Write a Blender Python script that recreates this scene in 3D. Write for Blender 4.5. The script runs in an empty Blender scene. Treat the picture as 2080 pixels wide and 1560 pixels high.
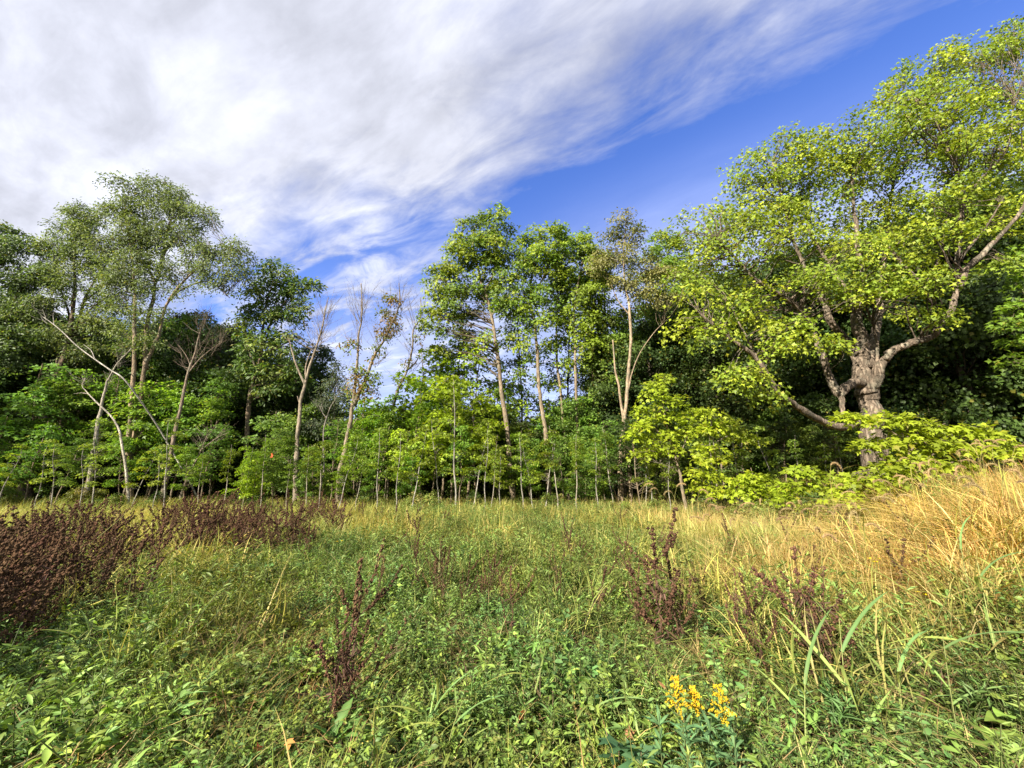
import bpy, math, random
import numpy as np
from math import radians, sin, cos, pi

scene = bpy.context.scene
COL = scene.collection
R = np.random.default_rng(11)
random.seed(11)

# ------------------------------------------------------------------ camera
FPX = 781.0                      # focal length in pixels of a 2080 wide frame
PITCH = radians(15.05)
EYE = 1.6
cam_d = bpy.data.cameras.new('camera')
cam_d.sensor_width = 36.0
cam_d.lens = 36.0 * FPX / 2080.0
cam_d.clip_start = 0.05
cam_d.clip_end = 1000.0
cam = bpy.data.objects.new('camera', cam_d)
COL.objects.link(cam)
cam.location = (0, 0, EYE)
cam.rotation_euler = (radians(90) + PITCH, 0, 0)
scene.camera = cam

# ------------------------------------------------------------------ light
SUN_EL = radians(30)
SUN_AZ = radians(-140)            # compass angle from +Y towards +X: behind the camera, a little to the left
SKY = 0.10
CLOUD = 2.5
scene.view_settings.view_transform = 'Standard'
scene.view_settings.look = 'None'
scene.view_settings.gamma = 1.0
scene.view_settings.use_curve_mapping = False
scene.view_settings.exposure = 1.95
scene.cycles.max_bounces = 6
scene.cycles.diffuse_bounces = 3
scene.cycles.glossy_bounces = 2
scene.cycles.transmission_bounces = 4
scene.cycles.transparent_max_bounces = 4
scene.cycles.caustics_reflective = False
scene.cycles.caustics_refractive = False
scene.cycles.use_denoising = True

sd = bpy.data.lights.new('sun', 'SUN')
sd.energy = 3.8
sd.angle = radians(0.5)
sd.color = (1.0, 0.925, 0.79)
so = bpy.data.objects.new('sun', sd)
COL.objects.link(so)
sdir = np.array([sin(SUN_AZ) * cos(SUN_EL), cos(SUN_AZ) * cos(SUN_EL), sin(SUN_EL)])
from mathutils import Vector
so.rotation_euler = Vector(tuple(sdir)).to_track_quat('Z', 'Y').to_euler()
so.location = (0, -10, 30)

def make_world():
    w = bpy.data.worlds.new('World')
    scene.world = w
    w.use_nodes = True
    nt = w.node_tree
    nt.nodes.clear()
    N = nt.nodes.new
    L = nt.links.new
    out = N('ShaderNodeOutputWorld')
    bg = N('ShaderNodeBackground')
    bg.inputs['Strength'].default_value = SKY
    L(bg.outputs[0], out.inputs[0])
    sky = N('ShaderNodeTexSky')
    sky.sky_type = 'NISHITA'
    sky.sun_disc = False
    sky.sun_elevation = SUN_EL
    sky.sun_rotation = SUN_AZ
    sky.air_density = 1.0
    sky.dust_density = 0.3
    sky.ozone_density = 2.0
    tc = N('ShaderNodeTexCoord')
    sep = N('ShaderNodeSeparateXYZ')
    L(tc.outputs['Generated'], sep.inputs[0])
    def M(op, a, b=None, clamp=False):
        m = N('ShaderNodeMath'); m.operation = op; m.use_clamp = clamp
        for i, x in enumerate((a, b)):
            if x is None: continue
            if isinstance(x, (int, float)): m.inputs[i].default_value = x
            else: L(x, m.inputs[i])
        return m.outputs[0]
    zz = M('MAXIMUM', sep.outputs[2], 0.06)
    X = M('DIVIDE', sep.outputs[0], zz)
    Y = M('DIVIDE', sep.outputs[1], zz)
    u = M('ADD', Y, M('MULTIPLY', X, 0.577))           # across the cloud bank
    v = M('SUBTRACT', X, M('MULTIPLY', Y, 0.577))      # along it
    comb = N('ShaderNodeCombineXYZ')
    L(u, comb.inputs[0]); L(v, comb.inputs[1])
    def noise(scale, stretch, detail, rough, dist=0.0, off=0.0, rot=0.0):
        mp = N('ShaderNodeMapping')
        mp.inputs['Scale'].default_value = (scale, scale * stretch, 1)
        mp.inputs['Location'].default_value = (off, off * 0.7, off)
        mp.inputs['Rotation'].default_value = (0, 0, rot)
        L(comb.outputs[0], mp.inputs[0])
        n = N('ShaderNodeTexNoise')
        n.inputs['Scale'].default_value = 1.0
        n.inputs['Detail'].default_value = detail
        n.inputs['Roughness'].default_value = rough
        n.inputs['Distortion'].default_value = dist
        L(mp.outputs[0], n.inputs['Vector'])
        return n.outputs['Fac']
    def rng(x, a, b, c, d, smooth=True):
        m = N('ShaderNodeMapRange')
        m.interpolation_type = 'SMOOTHSTEP' if smooth else 'LINEAR'
        m.inputs[1].default_value = a; m.inputs[2].default_value = b
        m.inputs[3].default_value = c; m.inputs[4].default_value = d
        L(x, m.inputs[0])
        return m.outputs[0]
    n_big = noise(1.4, 0.55, 5, 0.5, 0.1, 3.1)
    n_fib = noise(3.0, 0.45, 8, 0.56, 0.25, 1.7, 0.30)
    n_fine = noise(9.0, 0.5, 8, 0.6, 0.2, 5.3, 0.2)
    n_str = noise(6.5, 0.34, 9, 0.60, 0.5, 2.2, 0.55)
    # the bank: thick overhead, thinning into combed-out wisps at an edge that runs across the view
    n_wisp = noise(5.2, 0.40, 10, 0.60, 0.55, 7.7, 0.75)
    e = M('ADD', u, M('MULTIPLY', M('SUBTRACT', n_big, 0.5), 0.75))
    base = rng(e, 0.45, 1.36, 1.0, 0.0)
    fr = M('ADD', M('ADD', M('MULTIPLY', n_wisp, 0.5), M('MULTIPLY', n_fib, 0.3)), M('MULTIPLY', n_fine, 0.2))
    fr = M('SUBTRACT', fr, 0.5)
    wgt = M('MULTIPLY', M('MULTIPLY', base, M('SUBTRACT', 1.0, base)), 4.0)
    bank = M('ADD', M('SUBTRACT', M('MULTIPLY', base, 1.30), 0.20), M('MULTIPLY', M('MULTIPLY', fr, 2.7), M('ADD', wgt, 0.16)), True)
    # thin veils further out towards the horizon on the left
    far = M('MULTIPLY', rng(u, 0.80, 1.25, 0.0, 1.0), rng(v, -1.6, -0.55, 1.0, 0.0))
    veil = M('MULTIPLY', M('MULTIPLY', far, rng(n_wisp, 0.36, 0.64, 0.10, 1.0)), 0.85)
    hz = rng(u, 1.10, 2.2, 0.0, 0.62)
    dens = M('ADD', bank, veil, True)
    dens = M('MAXIMUM', dens, hz)
    # cloud brightness: lit fibres and grey folds
    b1 = rng(n_fib, 0.30, 0.72, 0.86, 1.10)
    b2 = rng(n_big, 0.30, 0.70, 0.84, 1.10)
    b3 = M('MULTIPLY', rng(n_fine, 0.30, 0.70, 0.94, 1.05), rng(n_str, 0.32, 0.68, 0.93, 1.06))
    b4 = rng(n_wisp, 0.30, 0.70, 0.90, 1.08)
    br = M('MULTIPLY', M('MULTIPLY', M('MULTIPLY', b1, b2), b4), M('MULTIPLY', b3, CLOUD))
    cc = N('ShaderNodeMix'); cc.data_type = 'RGBA'; cc.blend_type = 'MULTIPLY'
    cc.inputs[0].default_value = 1.0
    cc.inputs[6].default_value = (0.925, 0.955, 1.10, 1)
    comb2 = N('ShaderNodeCombineColor')
    for i in range(3): L(br, comb2.inputs[i])
    L(comb2.outputs[0], cc.inputs[7])
    mix = N('ShaderNodeMix'); mix.data_type = 'RGBA'
    L(dens, mix.inputs[0])
    hs = N('ShaderNodeHueSaturation')
    hs.inputs['Saturation'].default_value = 1.05
    hs.inputs['Value'].default_value = 1.25
    L(sky.outputs[0], hs.inputs['Color'])
    tn = N('ShaderNodeMix'); tn.data_type = 'RGBA'; tn.blend_type = 'MULTIPLY'; tn.inputs[0].default_value = 1.0
    tn.inputs[7].default_value = (0.34, 0.41, 0.68, 1)
    L(hs.outputs[0], tn.inputs[6]); L(tn.outputs[2], mix.inputs[6])
    L(cc.outputs[2], mix.inputs[7])
    L(mix.outputs[2], bg.inputs['Color'])
make_world()

# ------------------------------------------------------------------ helpers
def smooth(a, b, x):
    t = np.clip((np.asarray(x, float) - a) / (b - a), 0, 1)
    return t * t * (3 - 2 * t)

def ground_h(x, y):
    x = np.asarray(x, float); y = np.asarray(y, float)
    z = 1.15 * smooth(2.9, 6.6, x - 0.7 * (np.minimum(y, 14) - 4)) * smooth(-2, 4, y) + 0.42 * smooth(5, 19, y) * (1 - 0.4 * smooth(6, 14, x)) + 10.0 * smooth(30, 75, y)
    z = z + 0.05 * np.sin(x * 0.9 + 1.3) * np.cos(y * 0.7) + 0.03 * np.sin(x * 2.1 + y * 1.7)
    return z

def ray(px, py):
    cx = (px - 1040) / FPX; cy = (780 - py) / FPX
    return np.array([cx, cos(PITCH) - cy * sin(PITCH), cy * cos(PITCH) + sin(PITCH)])

def at(px, py, Y):
    d = ray(px, py)
    return np.array([0, 0, EYE]) + d * (Y / d[1])

def mpp(px, py, Y):                       # metres per photo pixel there
    return Y / ray(px, py)[1] / FPX

def ground_at(px, py, h=0.0):
    d = ray(px, py); t = 3.0
    for _ in range(60):
        p = np.array([0, 0, EYE]) + d * t
        t = t + 0.5 * (p[2] - h - ground_h(p[0], p[1])) / max(0.05, -d[2])
        t = min(max(t, 0.5), 60)
    p = np.array([0, 0, EYE]) + d * t
    p[2] = ground_h(p[0], p[1])
    return p

def project(P):
    q = P - np.array([0, 0, EYE])
    f = q[..., 1] * cos(PITCH) + q[..., 2] * sin(PITCH)
    u = -q[..., 1] * sin(PITCH) + q[..., 2] * cos(PITCH)
    f = np.maximum(f, 1e-3)
    return 1040 + FPX * q[..., 0] / f, 780 - FPX * u / f

def nrm(v):
    return v / np.maximum(np.linalg.norm(v, axis=-1, keepdims=True), 1e-9)

class Acc:
    def __init__(s): s.v = []; s.t = []; s.c = []; s.n = 0
    def add(s, v, t, c):
        v = np.asarray(v, float).reshape(-1, 3); t = np.asarray(t, int).reshape(-1, 3)
        c = np.asarray(c, float)
        if c.ndim == 1: c = np.tile(c, (len(v), 1))
        s.v.append(v); s.t.append(t + s.n); s.c.append(c); s.n += len(v)
    def mesh(s, name, off=(0, 0, 0), shade_smooth=False):
        v = np.concatenate(s.v) - np.asarray(off); t = np.concatenate(s.t); c = np.concatenate(s.c)
        me = bpy.data.meshes.new(name)
        me.vertices.add(len(v)); me.vertices.foreach_set('co', v.astype(np.float32).ravel())
        me.loops.add(len(t) * 3); me.loops.foreach_set('vertex_index', t.astype(np.int32).ravel())
        me.polygons.add(len(t))
        me.polygons.foreach_set('loop_start', np.arange(0, len(t) * 3, 3, dtype=np.int32))
        me.polygons.foreach_set('loop_total', np.full(len(t), 3, np.int32))
        if shade_smooth:
            me.polygons.foreach_set('use_smooth', np.ones(len(t), bool))
        a = me.color_attributes.new('Col', 'FLOAT_COLOR', 'POINT')
        a.data.foreach_set('color', np.concatenate([np.clip(c, 0, 1), np.ones((len(c), 1))], 1).astype(np.float32).ravel())
        me.update(); me.validate()
        return me

TRIS = [0]
def obj(name, acc, mat, parent=None, off=(0, 0, 0), kind=None, shade_smooth=False, link=True):
    me = acc.mesh(name, off, shade_smooth) if isinstance(acc, Acc) else acc
    if isinstance(acc, Acc): TRIS[0] += len(me.polygons); me.materials.append(mat)
    o = bpy.data.objects.new(name, me)
    if link: COL.objects.link(o)
    if parent is not None: o.parent = parent
    if kind: o['kind'] = kind
    return o

def tag(o, label=None, cat=None, group=None, kind=None):
    if label: o['label'] = label
    if cat: o['category'] = cat
    if group: o['group'] = group
    if kind: o['kind'] = kind
    return o

def empty(name, loc, label, cat, group=None):
    o = bpy.data.objects.new(name, None)
    COL.objects.link(o); o.location = tuple(loc); o.empty_display_size = 0.2
    return tag(o, label, cat, group)

def dup(root, loc, rz, s=1.0, label=None, group=None, tilt=(0, 0)):
    r = root.copy(); COL.objects.link(r)
    place(r, loc, rz, s, label, group, tilt)
    for ch in root.children:
        c = ch.copy(); COL.objects.link(c); c.parent = r
        for g in ch.children:
            d = g.copy(); COL.objects.link(d); d.parent = c
    return r

def place(r, loc, rz, s=1.0, label=None, group=None, tilt=(0, 0)):
    r.location = tuple(loc); r.rotation_euler = (tilt[0], tilt[1], rz)
    r.scale = (s, s, s) if isinstance(s, (int, float)) else tuple(s)
    if label: r['label'] = label
    if group: r['group'] = group
    return r

# templates of single leaves: x along, y across, z up; unit length and width
def tmpl(v, t): return np.array(v, float), np.array(t, int)
T_DIA = tmpl([(0, 0, 0), (.5, .5, .10), (1, 0, -.08), (.5, -.5, .10)], [(0, 2, 1), (0, 3, 2)])
T_LOBE = tmpl([(0, 0, 0), (.42, .55, .06), (.55, .2, .04), (1, 0, -.10), (.55, -.2, .04), (.42, -.55, .06)],
              [(0, 2, 1), (0, 3, 2), (0, 4, 3), (0, 5, 4)])
T_MAPLE = tmpl([(.28, 0, .03), (0, 0, 0), (.02, .30, -.02), (.20, .24, .03), (.50, .55, -.04), (.52, .20, .04), (1, 0, -.10),
                (.52, -.20, .04), (.50, -.55, -.04), (.20, -.24, .03), (.02, -.30, -.02)],
               [(0, i + 1, i) for i in range(1, 10)] + [(0, 1, 10)])
T_OVAL = tmpl([(0, 0, 0), (.35, 0, .05), (.72, 0, 0), (1, 0, -.14), (.28, .45, .13), (.68, .36, .06), (.28, -.45, .13), (.68, -.36, .06)],
              [(0, 1, 4), (0, 6, 1), (4, 1, 5), (1, 2, 5), (6, 7, 1), (1, 7, 2), (5, 2, 3), (2, 7, 3)])

def leaf_cards(acc, T, pos, axis, nor, L, W, col):
    tv, tt = T
    axis = nrm(axis); side = nrm(np.cross(nor, axis)); nor = np.cross(axis, side)
    n = len(pos); k = len(tv)
    L = np.broadcast_to(L, (n,))[:, None, None]; W = np.broadcast_to(W, (n,))[:, None, None]
    v = pos[:, None] + axis[:, None] * (L * tv[None, :, 0:1]) + side[:, None] * (W * tv[None, :, 1:2]) + nor[:, None] * (L * tv[None, :, 2:3])
    t = tt[None] + (np.arange(n) * k)[:, None, None]
    c = np.repeat(col, k, axis=0)
    acc.add(v, t, c)

def batch_tubes(acc, P, Rr, sides, col, cap=False, jitter=0.0):
    """P (n,k,3) centre lines, Rr (n,k) radii"""
    n, k, _ = P.shape
    t = nrm(np.gradient(P, axis=1))
    m = nrm(t.mean(1))
    ref = np.where(np.abs(m[:, 2:3]) > 0.8, np.array([[0.2, 0.97, 0.1]]), np.array([[0.1, 0.15, 0.98]]))
    a = nrm(np.cross(t, ref[:, None])); b = np.cross(t, a)
    ang = np.arange(sides) * 2 * pi / sides
    rr = Rr[:, :, None, None]
    if jitter: rr = rr * (1 + jitter * R.standard_normal((n, k, sides, 1)))
    v = P[:, :, None] + rr * (a[:, :, None] * np.cos(ang)[None, None, :, None] + b[:, :, None] * np.sin(ang)[None, None, :, None])
    f = []
    for i in range(k - 1):
        for j in range(sides):
            q = (i * sides + j, i * sides + (j + 1) % sides, (i + 1) * sides + (j + 1) % sides, (i + 1) * sides + j)
            f += [(q[0], q[1], q[2]), (q[0], q[2], q[3])]
    if cap:
        for e in (0, k - 1):
            for j in range(1, sides - 1):
                tri = (e * sides, e * sides + j, e * sides + j + 1)
                f.append(tri if e else tri[::-1])
    f = np.array(f)
    t_ = f[None] + (np.arange(n) * k * sides)[:, None, None]
    c = np.asarray(col, float)
    if c.ndim == 2: c = np.repeat(c, k * sides, axis=0)
    acc.add(v, t_, c)

def catmull(pts, sub=5):
    pts = np.asarray(pts, float)
    if len(pts) < 3: 
        s = np.linspace(0, 1, sub * 2)[:, None]
        return pts[0] * (1 - s) + pts[-1] * s
    p = np.vstack([2 * pts[0] - pts[1], pts, 2 * pts[-1] - pts[-2]])
    out = []
    for i in range(1, len(p) - 2):
        for s in np.arange(sub) / sub:
            out.append(0.5 * ((2 * p[i]) + (-p[i - 1] + p[i + 1]) * s + (2 * p[i - 1] - 5 * p[i] + 4 * p[i + 1] - p[i + 2]) * s * s
                              + (-p[i - 1] + 3 * p[i] - 3 * p[i + 1] + p[i + 2]) * s ** 3))
    out.append(p[-2])
    return np.array(out)

# ------------------------------------------------------------------ materials
def nt_new(name):
    m = bpy.data.materials.new(name); m.use_nodes = True
    nt = m.node_tree; nt.nodes.clear()
    return m, nt, nt.nodes.new, nt.links.new

def mat_leaf(name, trans=0.35, var=0.25, rough=0.5, tint_attr=False, spec=0.3, warm=(1.26, 1.28, 0.55)):
    m, nt, N, L = nt_new(name)
    out = N('ShaderNodeOutputMaterial')
    at_ = N('ShaderNodeAttribute'); at_.attribute_name = 'Col'
    oi = N('ShaderNodeObjectInfo')
    hs = N('ShaderNodeHueSaturation')
    mr = N('ShaderNodeMapRange'); mr.inputs[3].default_value = 1 - var; mr.inputs[4].default_value = 1 + var
    L(oi.outputs['Random'], mr.inputs[0]); L(mr.outputs[0], hs.inputs['Value'])
    mh = N('ShaderNodeMapRange'); mh.inputs[3].default_value = 0.5 - 0.06 * var; mh.inputs[4].default_value = 0.5 + 0.06 * var
    mul = N('ShaderNodeMath'); mul.operation = 'MULTIPLY'; mul.inputs[1].default_value = 7.31
    fr = N('ShaderNodeMath'); fr.operation = 'FRACT'
    L(oi.outputs['Random'], mul.inputs[0]); L(mul.outputs[0], fr.inputs[0]); L(fr.outputs[0], mh.inputs[0]); L(mh.outputs[0], hs.inputs['Hue'])
    L(at_.outputs['Color'], hs.inputs['Color'])
    colr = hs.outputs[0]
    if tint_attr:
        ti = N('ShaderNodeAttribute'); ti.attribute_type = 'INSTANCER'; ti.attribute_name = 'tint'
        mx = N('ShaderNodeMix'); mx.data_type = 'RGBA'; mx.blend_type = 'MULTIPLY'; mx.inputs[0].default_value = 1
        L(colr, mx.inputs[6]); L(ti.outputs['Color'], mx.inputs[7]); colr = mx.outputs[2]
    pb = N('ShaderNodeBsdfPrincipled'); pb.inputs['Roughness'].default_value = rough
    pb.inputs['Specular IOR Level'].default_value = spec
    L(colr, pb.inputs['Base Color'])
    wm = N('ShaderNodeMix'); wm.data_type = 'RGBA'; wm.blend_type = 'MULTIPLY'; wm.inputs[0].default_value = 1
    wm.inputs[7].default_value = (*warm, 1); L(colr, wm.inputs[6])
    tr = N('ShaderNodeBsdfTranslucent'); L(wm.outputs[2], tr.inputs['Color'])
    ms = N('ShaderNodeMixShader'); ms.inputs[0].default_value = trans
    L(pb.outputs[0], ms.inputs[1]); L(tr.outputs[0], ms.inputs[2]); L(ms.outputs[0], out.inputs[0])
    return m

def mat_bark(name, scale=9.0, bump=0.6):
    m, nt, N, L = nt_new(name)
    out = N('ShaderNodeOutputMaterial'); pb = N('ShaderNodeBsdfPrincipled'); pb.inputs['Roughness'].default_value = 0.9
    pb.inputs['Specular IOR Level'].default_value = 0.1
    at_ = N('ShaderNodeAttribute'); at_.attribute_name = 'Col'
    tc = N('ShaderNodeTexCoord'); mp = N('ShaderNodeMapping'); mp.inputs['Scale'].default_value = (scale, scale, scale * 0.22)
    L(tc.outputs['Object'], mp.inputs[0])
    n1 = N('ShaderNodeTexNoise'); n1.inputs['Scale'].default_value = 2.2; n1.inputs['Detail'].default_value = 8; n1.inputs['Roughness'].default_value = 0.7
    L(mp.outputs[0], n1.inputs['Vector'])
    n2 = N('ShaderNodeTexNoise'); n2.inputs['Scale'].default_value = 1.1; n2.inputs['Detail'].default_value = 4
    L(tc.outputs['Object'], n2.inputs['Vector'])
    vo = N('ShaderNodeTexVoronoi'); vo.feature = 'DISTANCE_TO_EDGE'; vo.inputs['Scale'].default_value = 1.6
    wv = N('ShaderNodeVectorMath'); wv.operation = 'MULTIPLY_ADD'; wv.inputs[1].default_value = (0.9, 0.9, 0.9)
    L(n1.outputs['Color'], wv.inputs[0]); L(mp.outputs[0], wv.inputs[2]); L(wv.outputs[0], vo.inputs['Vector'])
    rv = N('ShaderNodeMapRange'); rv.inputs[1].default_value = 0.0; rv.inputs[2].default_value = 0.22; rv.inputs[3].default_value = 0.62; rv.inputs[4].default_value = 1.06
    L(vo.outputs['Distance'], rv.inputs[0])
    r1 = N('ShaderNodeMapRange'); r1.inputs[1].default_value = 0.3; r1.inputs[2].default_value = 0.7; r1.inputs[3].default_value = 0.66; r1.inputs[4].default_value = 1.28
    L(n1.outputs['Fac'], r1.inputs[0])
    r2 = N('ShaderNodeMapRange'); r2.inputs[1].default_value = 0.35; r2.inputs[2].default_value = 0.65; r2.inputs[3].default_value = 0.70; r2.inputs[4].default_value = 1.25
    L(n2.outputs['Fac'], r2.inputs[0])
    mu0 = N('ShaderNodeMath'); mu0.operation = 'MULTIPLY'; L(r1.outputs[0], mu0.inputs[0]); L(r2.outputs[0], mu0.inputs[1])
    mu = N('ShaderNodeMath'); mu.operation = 'MULTIPLY'; L(mu0.outputs[0], mu.inputs[0]); L(rv.outputs[0], mu.inputs[1])
    # grey-green lichen patches
    n3 = N('ShaderNodeTexNoise'); n3.inputs['Scale'].default_value = 3.0; n3.inputs['Detail'].default_value = 6
    L(tc.outputs['Object'], n3.inputs['Vector'])
    r3 = N('ShaderNodeMapRange'); r3.inputs[1].default_value = 0.50; r3.inputs[2].default_value = 0.68; r3.inputs[3].default_value = 0; r3.inputs[4].default_value = 0.65
    L(n3.outputs['Fac'], r3.inputs[0])
    lm = N('ShaderNodeMix'); lm.data_type = 'RGBA'; lm.inputs[7].default_value = (0.20, 0.20, 0.15, 1)
    L(r3.outputs[0], lm.inputs[0]); L(at_.outputs['Color'], lm.inputs[6])
    mx = N('ShaderNodeMix'); mx.data_type = 'RGBA'; mx.blend_type = 'MULTIPLY'; mx.inputs[0].default_value = 1
    cb = N('ShaderNodeCombineColor')
    for i in range(3): L(mu.outputs[0], cb.inputs[i])
    L(lm.outputs[2], mx.inputs[6]); L(cb.outputs[0], mx.inputs[7])
    L(mx.outputs[2], pb.inputs['Base Color'])
    hh = N('ShaderNodeMath'); hh.operation = 'ADD'; L(n1.outputs['Fac'], hh.inputs[0]); L(rv.outputs[0], hh.inputs[1])
    bp = N('ShaderNodeBump'); bp.inputs['Strength'].default_value = bump; bp.inputs['Distance'].default_value = 0.08
    L(hh.outputs[0], bp.inputs['Height']); L(bp.outputs[0], pb.inputs['Normal'])
    L(pb.outputs[0], out.inputs[0])
    return m

def mat_soil():
    m, nt, N, L = nt_new('soil')
    out = N('ShaderNodeOutputMaterial'); pb = N('ShaderNodeBsdfPrincipled'); pb.inputs['Roughness'].default_value = 0.95
    tc = N('ShaderNodeTexCoord')
    n1 = N('ShaderNodeTexNoise'); n1.inputs['Scale'].default_value = 14; n1.inputs['Detail'].default_value = 10; n1.inputs['Roughness'].default_value = 0.7
    L(tc.outputs['Object'], n1.inputs['Vector'])
    cr = N('ShaderNodeValToRGB')
    cr.color_ramp.elements[0].position = 0.3; cr.color_ramp.elements[0].color = (0.012, 0.009, 0.006, 1)
    cr.color_ramp.elements[1].position = 0.75; cr.color_ramp.elements[1].color = (0.075, 0.055, 0.032, 1)
    L(n1.outputs['Fac'], cr.inputs[0]); L(cr.outputs[0], pb.inputs['Base Color'])
    bp = N('ShaderNodeBump'); bp.inputs['Strength'].default_value = 0.8; bp.inputs['Distance'].default_value = 0.03
    L(n1.outputs['Fac'], bp.inputs['Height']); L(bp.outputs[0], pb.inputs['Normal'])
    L(pb.outputs[0], out.inputs[0])
    return m

M_LEAF = mat_leaf('tree_leaf', 0.40, 0.12)
M_LEAFBG = mat_leaf('wood_leaf', 0.38, 0.30)
M_LEAFS = mat_leaf('sapling_leaf', 0.44, 0.22)
M_YOUNG = mat_leaf('young_leaf', 0.48, 0.10, warm=(1.3, 1.3, 0.5))
M_BARK = mat_bark('bark')
M_BARKF = mat_bark('rough_bark', 5.0, 1.0)
M_GRASS = mat_leaf('grass_blade', 0.30, 0.22, 0.55, True, 0.25)
M_WEED = mat_leaf('weed_leaf', 0.28, 0.25, 0.5, True, 0.3)
M_HERB = mat_leaf('herb_leaf', 0.30, 0.25, 0.55, False, 0.18)
M_DRY = mat_leaf('dry_stalk', 0.10, 0.25, 0.85, False, 0.1, (1.2, 1.0, 0.8))
M_SOIL = mat_soil()

# ------------------------------------------------------------------ ground
def build_ground():
    xs = np.unique(np.concatenate([np.linspace(-400, -30, 20), np.linspace(-30, 30, 121), np.linspace(30, 400, 20)]))
    ys = np.unique(np.concatenate([np.linspace(-400, -10, 20), np.linspace(-10, 40, 101), np.linspace(40, 400, 20)]))
    gx, gy = np.meshgrid(xs, ys)
    v = np.stack([gx, gy, ground_h(gx, gy)], -1).reshape(-1, 3)
    nx, ny = len(xs), len(ys)
    i = np.arange(nx - 1)[None] + (np.arange(ny - 1) * nx)[:, None]
    i = i.ravel()
    t = np.concatenate([np.stack([i, i + 1, i + nx + 1], 1), np.stack([i, i + nx + 1, i + nx], 1)])
    a = Acc(); a.add(v, t, (0.05, 0.04, 0.025))
    o = obj('ground', a, M_SOIL, shade_smooth=True); o['kind'] = 'structure'
build_ground()

# ------------------------------------------------------------------ trees
def rand_ball(n):
    d = nrm(R.standard_normal((n, 3)))
    return d

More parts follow.
